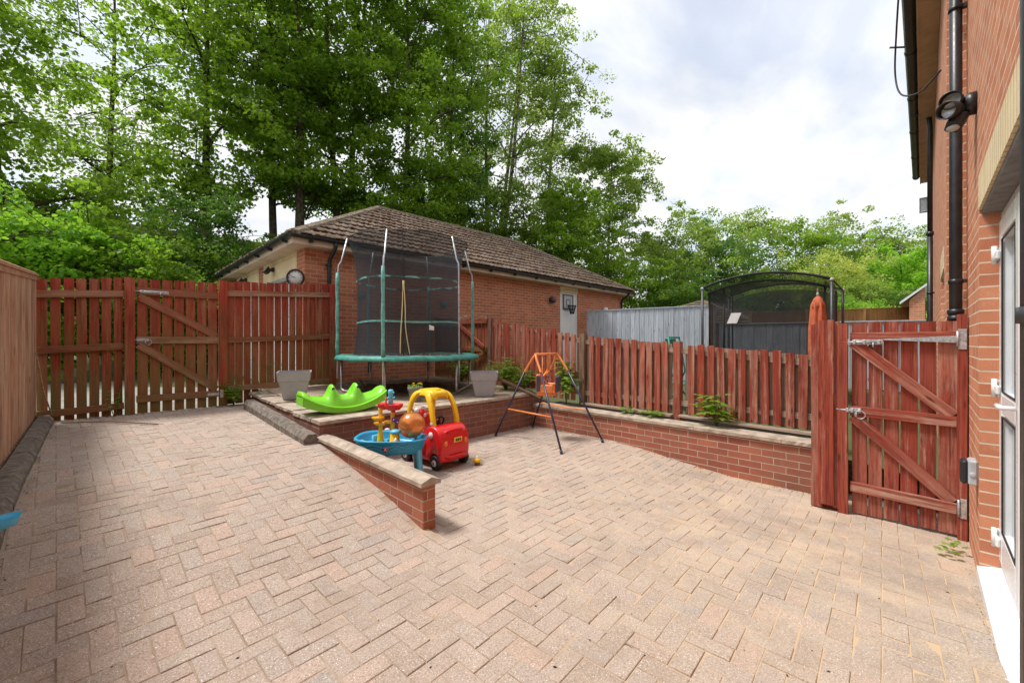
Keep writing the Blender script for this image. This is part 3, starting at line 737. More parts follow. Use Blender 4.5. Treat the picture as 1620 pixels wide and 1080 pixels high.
# strap hinge: tapered
mb = MB(); mb.add([(XG-.017, .24, 1.392), (XG-.017, .24, 1.402), (XG-.017, -.185, 1.425), (XG-.017, -.185, 1.370), (XG-.021, .24, 1.392), (XG-.021, .24, 1.402), (XG-.021, -.185, 1.425), (XG-.021, -.185, 1.370)],
                  [(0, 1, 2, 3), (4, 7, 6, 5), (0, 4, 5, 1), (1, 5, 6, 2), (2, 6, 7, 3), (3, 7, 4, 0)])
mb.box(XG-.021, -.238, 1.32, XG-.016, -.192, 1.475, .001); mb.tube([(XG-.024, -.19, 1.34), (XG-.024, -.19, 1.46)], .008, 8); mb.build('strap_hinge', 'galv', rg, True)
mb = MB(); mb.box(XG-.021, -.238, .02, XG-.016, -.205, .17, .001); mb.tube([(XG-.024, -.195, .03), (XG-.024, -.195, .16)], .008, 8); mb.build('hinge', 'galv', rg, True)
# ------------------------------------------------------------------ garage block
def hip_roof(par, x0, y0, x1, y1, ze, rise, name='roof', over=.28, rows=13, mossy=1.0, hidden_sides=()):
    """tiled hip roof, every course a row of separate tiles"""
    X0, Y0, X1, Y1 = x0-over, y0-over, x1+over, y1+over
    half = (Y1-Y0)/2; a0 = (X0+half, (Y0+Y1)/2); a1 = (X1-half, (Y0+Y1)/2); zt = ze+rise
    mb = MB(); tint = []
    ms = MB(); mp_ = MB()
    def slope(p0, p1, apexL, apexR):
        """eave from p0 to p1 (left to right seen from outside)"""
        p0, p1 = Vector((*p0, ze)), Vector((*p1, ze)); aL, aR = Vector((*apexL, zt)), Vector((*apexR, zt))
        ex = (p1-p0).normalized(); W_ = (p1-p0).length
        tL = (aL-p0).dot(ex); tR = (aR-p0).dot(ex)
        up = (aL-p0)-ex*tL; Ls = up.length; up = up/Ls; nrm = ex.cross(up).normalized()
        if nrm.z < 0: nrm = -nrm
        g = Ls/rows
        for r_ in range(rows):
            v0, v1 = r_*g-.03, min(Ls, (r_+1)*g+.05)
            lo = lambda v: tL*max(0, v)/Ls; hi = lambda v: W_-(W_-tR)*max(0, v)/Ls
            tw = .30; x = -tw*(.5 if r_ % 2 else 0)
            while x < W_:
                xa, xb = x+.003, x+tw-.003; x += tw
                q = [(max(xa, lo(v0)), v0), (min(xb, hi(v0)), v0), (min(xb, hi(v1)), v1), (max(xa, lo(v1)), v1)]
                if q[1][0]-q[0][0] < .01: continue
                if q[2][0] < q[3][0]: m_ = (q[2][0]+q[3][0])/2; q[2] = (m_, v1); q[3] = (m_, v1)
                th = .022; lift = random.uniform(-.003, .006); n = []
                for hgt in (0, th):
                    for k, (a, b) in enumerate(q):
                        # lower edge lies on the course below, so it stands prouder
                        hh = (.042 if k < 2 else .0)+hgt+lift
                        n.append(p0+ex*a+up*b+nrm*hh)
                mb.add(n, [(4, 5, 6, 7), (0, 1, 5, 4), (1, 2, 6, 5), (3, 0, 4, 7)]); t = random.random(); tint.extend([t]*4)
                # roll down the middle of each tile
                if q[1][0]-q[0][0] > .2 and q[2][0]-q[3][0] > .2:
                    for fx in (.28, .78):
                        c0 = q[0][0]+(q[1][0]-q[0][0])*fx; c1 = q[3][0]+(q[2][0]-q[3][0])*fx; w_ = .028
                        b0 = .042+th+lift; b1 = th+lift
                        pts = [p0+ex*(c0-w_)+up*v0+nrm*b0, p0+ex*c0+up*v0+nrm*(b0+.018), p0+ex*(c0+w_)+up*v0+nrm*b0,
                               p0+ex*(c1-w_)+up*v1+nrm*b1, p0+ex*c1+up*v1+nrm*(b1+.018), p0+ex*(c1+w_)+up*v1+nrm*b1]
                        mb.add(pts, [(0, 1, 4, 3), (1, 2, 5, 4), (0, 2, 1)]); tint.extend([t]*3)
                # moss cushions in the laps
                for _ in range(int(4*mossy+random.random())):
                    if random.random() < .65:
                        s = random.uniform(.012, .034); a = random.uniform(q[0][0], q[1][0]); b = v0+random.uniform(-.01, .09)*random.random()
                        c = p0+ex*a+up*b+nrm*(.055+lift)
                        tgt = ms if random.random() < .7 else mp_
                        w1_, w2_ = ex*s*random.uniform(.9, 2.2), up*s*random.uniform(.7, 1.2)
                        ring = [c+w1_*math.cos(k*1.0472)+w2_*math.sin(k*1.0472)-nrm*.006 for k in range(6)]
                        ring2 = [c+(w1_*math.cos(k*1.0472)+w2_*math.sin(k*1.0472))*.6+nrm*s*.7 for k in range(6)]
                        tgt.add(ring+ring2, [(k, (k+1) % 6, 6+(k+1) % 6, 6+k) for k in range(6)]+[tuple(range(6, 12))], True)
    slope((X0, Y0), (X1, Y0), a0, a1)
    slope((X0, Y1), (X0, Y0), a0, a0)
    slope((X1, Y0), (X1, Y1), a1, a1)
    # the two far slopes and the deck under the tiles in one plain shell
    rf = mb.build(name, 'roof_tile', par, True, recalc=False, tint=tint)
    sh = MB(); e = -.012
    v = [(X0, Y0, ze+e), (X1, Y0, ze+e), (X1, Y1, ze+e), (X0, Y1, ze+e), (a0[0], a0[1], zt+e), (a1[0], a1[1], zt+e)]
    sh.add(v, [(0, 1, 5, 4), (1, 2, 5), (2, 3, 4, 5), (3, 0, 4), (0, 3, 2, 1)]); 
    o = sh.build('roof_deck', 'roof_tile', rf, False, tint=[.4]*5); o.data.transform(Matrix.Translation(-par.location))
    # ridge and hip caps
    cp = MB()
    def caps(pa, pb):
        pa, pb = Vector(pa), Vector(pb); L = (pb-pa).length; n = max(1, int(L/.42)); d = (pb-pa)/n
        side = d.cross(Vector((0, 0, 1))).normalized()
        for i in range(n):
            A = pa+d*i+Vector((0, 0, .03)); B = pa+d*(i+1)*1.0+Vector((0, 0, .03))
            prof = [(-.13, -.045), (-.10, .02), (0, .055), (.10, .02), (.13, -.045)]
            r1 = [A+side*a*1.06+Vector((0, 0, b+.008)) for a, b in prof]; r2 = [B+side*a*.96+Vector((0, 0, b)) for a, b in prof]
            cp.loft([r1, r2], smooth=False, cap=True, closed=True)
    A0, A1 = (*a0, zt), (*a1, zt)
    caps(A0, A1)
    for c_ in ((X0, Y0), (X0, Y1)): caps((*c_, ze), A0)
    for c_ in ((X1, Y0), (X1, Y1)): caps((*c_, ze), A1)
    o = cp.build('ridge_tiles', 'moss_pale', rf, False, tint=None); o.data.transform(Matrix.Translation(-par.location))
    for q, nm, mt in ((ms, 'moss', 'moss'), (mp_, 'dry_moss', 'moss_pale')):
        if q.v: o = q.build(nm, mt, rf, False); o['kind'] = 'stuff'; o.data.transform(Matrix.Translation(-par.location))
    return rf

def gutter_run(mb, pa, pb, n=(0, -1, 0), r=.055):
    pa, pb, n = Vector(pa), Vector(pb), Vector(n); d = (pb-pa).normalized(); rings = []
    prof = [(math.cos(t)*r, math.sin(t)*r) for t in [math.pi+math.pi*k/8 for k in range(9)]]+[(r*.88, .004), (r*.80, -r*.2), (0, -r*.8), (-r*.80, -r*.2), (-r*.88, .004)]
    for p in (pa, pb): rings.append([p+n*a+Vector((0, 0, b)) for a, b in prof])
    mb.loft(rings, smooth=False)

GX0, GX1, GY0, GY1 = 2.60, 13.70, 7.90, 13.60; ZS = 1.38+1.70
ga = thing('garage_block', 'long orange brick garage block with mossy brown hip roof behind the trampoline', 'garage', (GX0, GY0, .4))
DX0, DX1, DZ = 10.0, 10.92, 2.92
mb = MB()
mb.box(GX0, GY0, .2, DX0, GY0+.22, ZS); mb.box(DX1, GY0, .2, GX1, GY0+.22, ZS)
mb.box(GX1-.22, GY0+.22, .2, GX1, GY1, ZS); mb.box(GX0, GY1-.22, .2, GX1-.22, GY1, ZS)
# front piers between the garage doors
OP = [(8.32, 10.55), (10.95, 13.18)]
mb.box(GX0, GY0+.22, .2, GX0+.22, OP[0][0], ZS); mb.box(GX0, OP[0][1], .2, GX0+.22, OP[1][0], ZS); mb.box(GX0, OP[1][1], .2, GX0+.22, GY1-.22, ZS)
mb.build('wall', 'brick_garage', ga, True, uv=True)
mb = MB(); mb.box(DX0, GY0-.003, DZ-.02, DX1, GY0+.2, ZS-.001); mb.build('lintel', 'brick_cream', ga, True, uv=True)
for a, b in OP: mb = MB(); mb.box(GX0-.003, a, 2.66, GX0+.2, b, ZS-.001); mb.build('lintel', 'brick_cream', ga, True, uv=True)
for a, b in OP: mb = MB(); mb.box(GX0-.01, a-.05, 2.63, GX0+.12, b+.05, 2.659); mb.build('lintel_plate', 'galv', ga, True)
mb = MB(); mb.box(DX0+.02, GY0+.05, .5, DX1-.02, GY0+.10, DZ-.03, .004)
mb.box(DX0, GY0+.03, .4, DX0+.05, GY0+.14, DZ-.021); mb.box(DX1-.05, GY0+.03, .4, DX1, GY0+.14, DZ-.021); mb.box(DX0+.05, GY0+.03, DZ-.07, DX1-.05, GY0+.14, DZ-.021)
dr = mb.build('door', 'door_white', ga, True)
mb = MB(); mb.tube([(DX0+.12, GY0+.05, 1.55), (DX0+.12, GY0+.0, 1.55), (DX0+.24, GY0+.0, 1.55)], .011, 8); o = mb.build('handle', 'black_pvc', dr); o.data.transform(Matrix.Translation(-ga.location))
for a, b in OP:
    mb = MB()
    for k in range(9): mb.box(GX0+.13, a+.02, .42+.245*k, GX0+.155, b-.02, .42+.245*(k+1)-.012, .004)
    mb.build('garage_door', 'white_upvc', ga, True)
# soffit, fascia, gutters
mb = MB(); O = .27
mb.box(GX0-O, GY0-O, ZS, GX1+O, GY0+.05, ZS+.02); mb.box(GX0-O, GY0+.05, ZS, GX0+.05, GY1+O, ZS+.02); mb.box(GX1-.05, GY0+.05, ZS, GX1+O, GY1+O, ZS+.02)
mb.box(GX0-O-.02, GY0-O-.02, ZS-.01, GX1+O+.02, GY0-O, ZS+.13); mb.box(GX0-O-.02, GY0-O, ZS-.01, GX0-O, GY1+O, ZS+.13); mb.box(GX1+O, GY0-O, ZS-.01, GX1+O+.02, GY1+O, ZS+.13)
mb.build('soffit', 'soffit_cream', ga, True)
mb = MB(); gutter_run(mb, (GX0-O-.08, GY0-O-.075, ZS+.13), (GX1+O+.08, GY0-O-.075, ZS+.10), (0, -1, 0))
gutter_run(mb, (GX0-O-.075, GY0-O-.08, ZS+.13), (GX0-O-.075, GY1+O, ZS+.10), (-1, 0, 0))
for k in range(14): x = GX0+k*.85; mb.box(x-.018, GY0-O-.14, ZS+.055, x+.018, GY0-O-.021, ZS+.07); mb.box(x-.03, GY0-O-.10, ZS+.03, x+.03, GY0-O-.021, ZS+.06)
for k in range(7): y = GY0+k*.9; mb.box(GX0-O-.14, y-.018, ZS+.055, GX0-O-.021, y+.018, ZS+.07); mb.box(GX0-O-.10, y-.03, ZS+.03, GX0-O-.021, y+.03, ZS+.06)
mb.build('gutter', 'black_pvc', ga, True)
for x in (GX0+.42, GX1+.06):
    mb = MB(); yb_ = GY0-.05; xx = x if x < 9 else GX1-.12
    mb.tube([(xx, GY0-O-.07, ZS+.1), (xx, GY0-O-.07, ZS+.02), (xx, GY0-O+.0, ZS-.05), (xx, yb_-.01, ZS-.17), (xx, yb_, ZS-.25), (xx, yb_, .4)], .036, 10)
    for z in (ZS-.28, 1.7): mb.tube([(xx, yb_, z-.03), (xx, yb_, z+.03)], .044, 10); mb.box(xx-.06, yb_+.01, z-.012, xx+.06, yb_+.045, z+.012)
    mb.build('downpipe', 'black_pvc', ga, True)
hip_roof(ga, GX0, GY0, GX1, GY1, ZS+.14, 1.86, over=.30, rows=12)

# a second roof of the same kind, farther off
g2 = thing('garage_block', 'distant brick garage with brown hip roof behind the grey fence', 'garage', (18, 6, .3))
mb = MB(); mb.box(17.6, 4.6, .2, 27, 10.4, 2.05); mb.build('wall', 'brick_garage', g2, True, uv=True)
hip_roof(g2, 17.6, 4.6, 27, 10.4, 2.06, 1.25, over=.3, rows=10, mossy=.0)
mb = MB(); gutter_run(mb, (17.2, 4.22, 2.06), (27.4, 4.22, 2.06)); gutter_run(mb, (17.22, 4.2, 2.06), (17.22, 10.7, 2.06), (-1, 0, 0)); mb.build('gutter', 'black_pvc', g2, True)

# lamps and things fixed to the garage
def floodlamp(label, x, y, z, g=None):
    t = thing('floodlight', label, 'light', (x, y, z), group=g)
    mb = MB(); mb.lathe([(.03, 0), (.05, .01), (.05, .05), (.02, .06)], 12, T=Matrix.Rotation(R(-90), 4, 'Y')); mb.build('base', 'black_pvc', t)
    mb = MB(); Tm = Matrix.Translation((-.13, 0, -.04)) @ Matrix.Rotation(R(-55), 4, 'Y')
    mb.box(-.06, -.09, -.045, .06, .09, .045, .012, T=Tm); mb.box(-.075, -.10, .035, .075, .10, .05, .004, T=Tm); mb.tube([(-.05, 0, 0), (-.1, 0, -.02)], .018, 8); mb.build('lamp_head', 'black_pvc', t)
    mb = MB(); mb.box(-.055, -.085, .05, .055, .085, .054, T=Tm); mb.build('lens', 'glass', t)
    return t
floodlamp('black floodlight under the garage eave beside the wall clock', GX0, 9.75, 2.90, 'floodlights on the garage front')
floodlamp('black floodlight farthest along the garage front near the gutter end', GX0, 12.05, 2.92, 'floodlights on the garage front')
def disc_thing(name, label, cat, x, z, r, mat, d=.07):
    t = thing(name, label, cat, (x, GY0, z)); mb = MB(); Tm = Matrix.Rotation(R(90), 4, 'X')
    mb.lathe([(r*.8, 0), (r, .01), (r, d*.7), (r*.8, d), (r*.3, d*1.05)], 20, T=Tm); mb.build('shell', mat, t)
    mb = MB(); mb.lathe([(r*.55, d*1.02), (r*.5, d*1.2), (r*.1, d*1.25)], 16, T=Tm); mb.build('centre', mat, t); return t
disc_thing('wall_disc', 'round green disc on the garage wall left of the trampoline net', 'wall ornament', 3.66, 2.30, .075, 'teal')
disc_thing('wall_disc', 'round green disc on the garage wall seen through the trampoline net', 'wall ornament', 5.63, 2.24, .075, 'teal')
t = thing('wall_speaker', 'round dark grey wall lamp beside the white garage door', 'light', (9.55, GY0, 2.62)); t.name = 'wall_lamp'
mb = MB(); mb.lathe([(.05, 0), (.09, .03), (.10, .10), (.08, .15), (.03, .16)], 20, T=Matrix.Rotation(R(90), 4, 'X')); mb.build('shade', 'grey_pipe', t)
mb = MB(); mb.lathe([(.08, -.01), (.08, .03)], 16, T=Matrix.Rotation(R(90), 4, 'X')); mb.build('base', 'black_pvc', t)
t = thing('sensor_light', 'small white lamp on the garage wall right of the door, trailing a short wire', 'light', (12.45, GY0, 2.42))
mb = MB(); mb.box(-.1, -.12, -.09, .1, 0, .15, .03); mb.build('body', 'toy_white', t)
mb = MB(); mb.tube([(-.02, -.03, -.08), (-.12, -.03, -.2), (-.25, -.02, -.32)], .012, 6); mb.build('wire', 'cable', t)
# clock
t = thing('wall_clock', 'round dark rimmed garden clock standing out from the garage corner', 'clock', (2.42, 7.80, 2.50), rz=R(-38))
mb = MB(); Tm = Matrix.Rotation(R(90), 4, 'X'); mb.lathe([(.135, -.02), (.15, -.01), (.155, .02), (.14, .035), (.128, .03), (.128, 0)], 32, T=Tm, cap=False); mb.build('rim', 'soil', t)
mb = MB(); mb.lathe([(.001, .012), (.13, .012), (.13, -.015), (.001, -.015)], 32, T=Tm, cap=False); mb.build('face', 'clock_face', t)
mb = MB()
for k in range(12):
    a = k*math.pi/6; Tk = Matrix.Rotation(a, 4, 'Y'); mb.box(-.004, -.016, .098, .004, -.0125, .118, T=Tk)
mb.build('hour_marks', 'toy_black', t)
mb = MB(); mb.box(-.004, -.020, -.01, .004, -.017, .06, T=Matrix.Rotation(R(-75), 4, 'Y')); mb.build('hour_hand', 'toy_black', t)
mb = MB(); mb.box(-.003, -.024, -.015, .003, -.021, .09, T=Matrix.Rotation(R(-68), 4, 'Y')); mb.build('minute_hand', 'toy_black', t)
mb = MB(); mb.tube([(0, .0, -.15), (.0, .01, -.2), (.16, .10, -.2)], .008, 6); mb.build('bracket', 'black_pvc', t)
# basketball hoop on the door
t = thing('basketball_hoop', 'small basketball backboard with rim and net hung on the white garage door', 'basketball hoop', (DX0+.44, GY0+.045, 2.62))
mb = MB(); mb.box(-.24, -.02, -.22, .24, 0, .22, .006); mb.build('backboard', 'light_grey', t)
mb = MB()
for (x0, z0, x1, z1) in ((-.26, .20, .26, .24), (-.26, -.24, .26, -.20), (-.26, -.20, -.22, .20), (.22, -.20, .26, .20), (-.10, .06, .10, .08), (-.10, -.1, -.08, .06), (.08, -.1, .10, .06), (-.08, -.1, .08, -.08)): mb.box(x0, -.028, z0, x1, -.021, z1)
mb.build('backboard_trim', 'swing_navy', t)
mb = MB(); mb.tube([(.13*math.cos(a), -.17+.13*math.sin(a), -.12) for a in [k*math.pi/8 for k in range(16)]], .009, 6, closed=True); mb.build('rim', 'toy_black', t)
mb = MB()
for k in range(12):
    a = k*math.pi/6; 
    for s_ in (1, -1): mb.tube([(.13*math.cos(a), -.17+.13*math.sin(a), -.12), (.09*math.cos(a+s_*.3), -.17+.09*math.sin(a+s_*.3), -.24), (.06*math.cos(a+s_*.6), -.17+.06*math.sin(a+s_*.6), -.38)], .007, 4)
mb.build('net', 'toy_black', t)

# ------------------------------------------------------------------ grey, dark and orange fences beyond
def board_fence(name, label, pa, pb, za, zb, zbot, mat, w=.14, cap=True, posts=0):
    t = thing(name, label, 'fence', ((pa[0]+pb[0])/2, (pa[1]+pb[1])/2, zbot)); A = Vector((*pa, 0)); B = Vector((*pb, 0)); L = (B-A).length; d = (B-A)/L; nn = Vector((-d.y, d.x, 0))
    if nn.dot(-A) < 0: nn = -nn
    mb = MB(); n = int(L/w); ti_ = []
    for i in range(n):
        a = A+d*(L*i/n+.003); b = A+d*(L*(i+1)/n-.002); j = random.uniform(-.004, .004); zt_ = za+(zb-za)*i/n
        q = [a+nn*j, b+nn*(j+.006), b+nn*(j-.014), a+nn*(j-.014)]
        mb.loft([[p+Vector((0, 0, zbot)) for p in q], [p+Vector((0, 0, zt_)) for p in q]], smooth=False); ti_ += [random.random()]*6
    mb.build('board_panel', mat, t, True, tint=ti_)
    if cap:
        q = [(-.03, 0), (.03, 0), (.03, .025), (-.03, .025)]
        mb = MB(); mb.loft([[A+nn*x+Vector((0, 0, za+z)) for x, z in q], [B+nn*x+Vector((0, 0, zb+z)) for x, z in q]], smooth=False); mb.build('capping', mat, t, True, tint=[.9]*6)
    for k in range(posts):
        p = A+d*(L*k/max(1, posts-1)); mb = MB(); mb.box(p.x-.05, p.y-.05, zbot, p.x+.05, p.y+.05, za+(zb-za)*k/max(1, posts-1)+.06, .004)
        mb.build('post', mat, t, True, tint=[.6]*len(mb.f))
    return t
board_fence('board_fence', 'tall pale grey board fence running off the garage wall behind the picket fence', (11.35, 7.86), (12.35, 4.15), 2.37, 2.40, .25, 'fence_grey')
board_fence('board_fence', 'low slate grey board fence seen through the black trampoline net', (12.4, 4.1), (13.0, -.05), 1.86, 1.84, .25, 'fence_grey')
board_fence('board_fence', 'orange brown board fence across the far gardens', (17.0, 4.5), (20.5, -.02), 2.42, 2.60, .25, 'fence_orange', posts=4, w=.17)
mb = None
t = thing('garden_post', 'slim orange post inside the view of the black trampoline', 'post', (12.2, 4.0, .25)); mb = MB(); mb.box(12.17, 4.2, .25, 12.25, 4.28, 2.40, .01); mb.box(12.16, 4.19, 2.40, 12.26, 4.29, 2.43, .01); mb.build('shaft', 'fence_orange', t, True, tint=[.6]*len(mb.f))

# ------------------------------------------------------------------ house on the right
ho = thing('brick_house', 'orange brick house wall rising along the right edge with black drainpipes', 'house', (3.9, -.25, 0))
YW = -.25; ZT = 5.40; RX = 3.885; RX0 = 2.25; YR = -.34
mb = MB()
mb.box(RX, -.62, -.4, 4.98, YW, ZT)             # pier between door and step
mb.box(-2.5, -.62, -.4, RX0, YW, ZT)            # behind the camera's right
mb.box(RX0, -.62, 2.415, RX, YW, ZT)           # over the door
mb.box(4.98, -.62, -.4, 5.58, -.14, ZT); mb.box(5.58, -.62, 2.06+.215, 6.55, -.14, ZT); mb.box(6.55, -.62, -.4, 14.0, -.14, ZT)
mb.build('wall', 'brick_house', ho, True, uv=True)
mb = MB(); mb.box(RX0, -.60, 2.201, RX, YW+.004, 2.414); mb.build('lintel', 'brick_cream', ho, True, uv=True)
mb = MB(); mb.box(5.58, -.60, 2.061, 6.55, -.136, 2.274); mb.build('lintel', 'brick_cream', ho, True, uv=True)
mb = MB(); mb.box(RX0, -.5, 2.17, RX-.001, YW-.01, 2.20); mb.build('lintel_plate', 'lead', ho, True)
# back door: frame, leaf, glass, hinges, sill
mb = MB()
mb.box(RX-.06, -.41, .0, RX, YR, 2.17, .006); mb.box(RX0, -.41, .0, RX0+.06, YR, 2.17, .006); mb.box(RX0+.06, -.41, 2.11, RX-.06, YR, 2.17, .006); mb.box(RX0+.06, -.41, .0, RX-.06, YR, .06, .006)
fr = mb.build('door_frame', 'white_upvc', ho, True)
a, b = RX-.065-.72, RX-.065
mb = MB(); a2_, b2_ = RX0+.065, a-.012
mb.box(b2_-.11, -.395, .065, b2_, YR+.016, 2.105, .012); mb.box(a2_, -.395, .065, a2_+.11, YR+.016, 2.105, .012)
for z0, z1 in ((.065, .26), (.95, 1.08), (1.98, 2.105)): mb.box(a2_+.11, -.395, z0, b2_-.11, YR+.016, z1, .012)
d2 = mb.build('door', 'white_upvc', ho, True)
mb = MB(); mb.box(a2_+.108, -.372, .258, b2_-.108, -.362, 1.985); o = mb.build('door_glass', 'glass', d2); o.data.transform(Matrix.Translation(-ho.location))
mb = MB()
mb.box(b-.11, -.395, .065, b, YR-.002+.018, 2.105, .012); mb.box(a, -.395, .065, a+.11, YR+.016, 2.105, .012)
for z0, z1 in ((.065, .26), (.95, 1.08), (1.98, 2.105)): mb.box(a+.11, -.395, z0, b-.11, YR+.016, z1, .012)
dl = mb.build('door', 'white_upvc', ho, True)
mb = MB(); mb.box(a+.108, -.372, .258, b-.108, -.362, 1.985); o = mb.build('door_glass', 'glass', dl); o.data.transform(Matrix.Translation(-ho.location))
for z0, z1 in ((.264, .946), (1.084, 1.976)):
    mb = MB(); mb.box(b-.118, YR+.010, z0, b-.111, YR+.0175, z1); mb.box(a+.111, YR+.010, z0, a+.118, YR+.0175, z1); mb.box(a+.118, YR+.010, z0, b-.118, YR+.0175, z0+.007); mb.box(a+.118, YR+.010, z1-.007, b-.118, YR+.0175, z1)
    o = mb.build('gasket', 'toy_black', dl); o.data.transform(Matrix.Translation(-ho.location))
mb = MB(); mb.box(b+.0005, YR-.03, .066, b+.0045, YR+.012, 2.10); mb.build('door_seal', 'toy_black', ho, True)
for z in (.20, 1.10, 1.90):
    mb = MB(); mb.tube([(RX-.062, YR+.034, z-.055), (RX-.062, YR+.034, z+.055)], .013, 12); mb.box(RX-.060, YR, z-.045, RX-.012, YR+.028, z+.045, .008); mb.box(RX-.15, YR+.017, z-.035, RX-.065, YR+.036, z+.02, .008)
    mb.build('hinge', 'toy_white', ho, True)
mb = MB(); mb.tube([(a+.06, YR+.02, 1.05), (a+.06, YR+.065, 1.05), (a+.17, YR+.07, 1.05)], .012, 10); o = mb.build('handle', 'toy_white', dl); o.data.transform(Matrix.Translation(-ho.location))
mb = MB(); mb.add([(RX0-.03, YW+.012, -.08), (RX-.004, YW+.012, -.08), (RX-.004, YW+.012, -.022), (RX0-.03, YW+.012, -.005), (RX0-.03, -.34, -.08), (RX-.004, -.34, -.08), (RX-.004, -.34, .0), (RX0-.03, -.34, .012)],
                  [(0, 1, 2, 3), (5, 4, 7, 6), (3, 2, 6, 7), (1, 5, 6, 2), (4, 0, 3, 7), (0, 4, 5, 1)]); mb.build('sill', 'white_upvc', ho, True)
# second door, foreshortened
mb = MB(); mb.box(5.585, -.30, .0, 5.65, -.215, 2.055, .006); mb.box(6.48, -.30, .0, 6.545, -.215, 2.055, .006); mb.box(5.65, -.27, .0, 6.48, -.235, 2.055, .006); mb.build('door', 'white_upvc', ho, True)
mb = MB(); mb.box(5.66, -.215, 1.80, 5.72, -.19, 1.92, .01); mb.tube([(5.66, -.17, 1.8), (5.66, -.17, 1.92)], .015, 10); mb.build('hinge', 'toy_white', ho, True)
# soil pipe in the step of the wall
def pipe(x, y, r, z0, z1, joints, clips, mat='black_pvc', name='downpipe', yw=None):
    mb = MB(); mb.tube([(x, y, z0), (x, y, z1)], r, 20)
    for z in joints: mb.lathe([(r+.001, z-.045), (r+.011, z-.042), (r+.011, z-.012), (r+.005, z-.008), (r+.005, z+.008), (r+.011, z+.012), (r+.011, z+.045), (r+.001, z+.048)], 24, c=(x, y, 0), cap=False)
    o = mb.build(name, mat, ho, True)
    for z in clips:
        mb = MB(); mb.lathe([(r+.002, z-.016), (r+.006, z-.016), (r+.006, z+.016), (r+.002, z+.016)], 20, c=(x, y, 0), cap=False)
        mb.box(x-.02, yw-.01, z-.014, x+.02, y-r, z+.014); mb.box(x-.06, y-.01, z-.013, x+.09, y+.004-r*0, z+.013)
        o2 = mb.build('pipe_clip', mat, o); o2.data.transform(Matrix.Translation(-ho.location))
    return o
pipe(4.84, -.186, .0375, -.2, 5.5, (1.59,), (1.86, 4.04), yw=YW)
pipe(1.30, -.192, .055, -.05, 4.5, (3.4,), (1.432,), mat='grey_pipe', yw=YW)
pipe(9.9, -.085, .036, 0, 3.2, (), (1.55, 2.2), yw=-.14)
mb = MB(); mb.tube([(9.9, .07, 5.33), (9.9, .07, 5.28), (9.9, -.03, 5.22), (9.9, -.075, 5.15), (9.9, -.085, 5.0), (9.9, -.085, 3.1)], .034, 12)
mb.lathe([(.036, -.03), (.048, -.03), (.048, .03), (.036, .03)], 14, c=(9.9, -.085, 3.2), cap=False); mb.build('downpipe', 'black_pvc', ho, True)
pipe(12.6, -.10, .035, 0, 3.9, (2.1,), (1.6,), yw=-.14)
# eave
mb = MB(); mb.box(4.1, -.14+.001, 5.16, 13.9, .03, 5.19); mb.box(4.1, .03, 5.15, 13.9, .05, 5.36); mb.box(4.1, -.139, 5.19, 13.9, .03, 5.35); mb.build('soffit', 'soffit_brown', ho, True)
mb = MB(); gutter_run(mb, (4.1, .115, 5.33), (13.9, .115, 5.33), (0, 1, 0), .062)
for k in range(7):
    x = 4.8+k*1.5; rings = []
    for dx in (-.03, .03): rings.append([(x+dx, .115+.069*math.cos(t), 5.33+.069*math.sin(t)) for t in [math.pi+math.pi*q/8 for q in range(9)]])
    mb.loft(rings, smooth=False)
mb.build('gutter', 'black_pvc', ho, True)
mb = MB(); mb.add([(-2.6, .06, 5.4), (14.2, .06, 5.4), (14.2, -3.5, 7.6), (-2.6, -3.5, 7.6), (-2.6, -3.5, 5.4), (14.2, -3.5, 5.4)], [(0, 1, 2, 3), (0, 4, 5, 1), (0, 3, 4), (1, 5, 2)]); mb.build('roof', 'roof_tile', ho, True, tint=[.3]*4)
# cable looping off the gutter
t = thing('cable', 'thin black cable looping down from the house gutter to the wall', 'cable', (6.6, .1, 5))
pts = [(5.6, .1, 5.55), (6.1, .17, 5.35), (6.6, .22, 5.0), (6.9, .24, 4.65), (6.7, .18, 4.3), (6.2, .02, 4.05), (5.7, -.12, 3.98)]
def smooth_pts(p, k=6):
    p = [Vector(q) for q in p]; out = []
    for i in range(len(p)-1):
        a = p[max(0, i-1)]; b = p[i]; c = p[i+1]; d = p[min(len(p)-1, i+2)]
        for j in range(k):
            t_ = j/k; out.append(.5*((2*b)+(-a+c)*t_+(2*a-5*b+4*c-d)*t_*t_+(-a+3*b-3*c+d)*t_**3))
    out.append(p[-1]); return out
mb = MB(); mb.tube(smooth_pts(pts), .009, 6); mb.tube([(7.6, .10, 5.28), (7.6, .32, 5.38)], .012, 6); mb.build('cable_run', 'cable', t, True)

# twin security spotlight
t = thing('security_light', 'black twin security spotlight with motion sensor jutting from the brick wall', 'light', (4.07, -.25, 2.95)); t.scale = (1.2, 1.2, 1.2)
mb = MB(); mb.lathe([(.06, 0), (.06, .035), (.045, .045), (.045, .05)], 20, T=Matrix.Rotation(R(-90), 4, 'X')); mb.tube([(0, .04, 0), (-.01, .075, .0)], .028, 12); mb.build('base', 'black_pvc', t)
def spot(dz, ang, dx=0):
    Tm = Matrix.Translation((-.02+dx, .085, dz)) @ Matrix.Rotation(R(ang), 4, 'Z') @ Matrix.Rotation(R(100), 4, 'Y')
    mb = MB(); mb.lathe([(.018, -.10), (.03, -.09), (.036, -.03), (.045, .02), (.047, .07), (.043, .07), (.04, .03)], 20, T=Tm, cap=False)
    mb.lathe([(.0005, -.102), (.018, -.10)], 20, T=Tm, cap=False)
    h = mb.build('lamp_head', 'black_pvc', t)
    mb = MB(); mb.lathe([(.041, .03), (.03, .022), (.001, .02)], 20, T=Tm, cap=False); mb.build('bulb', 'galv', h)
spot(.035, 165, .01); spot(-.025, 150, -.02)
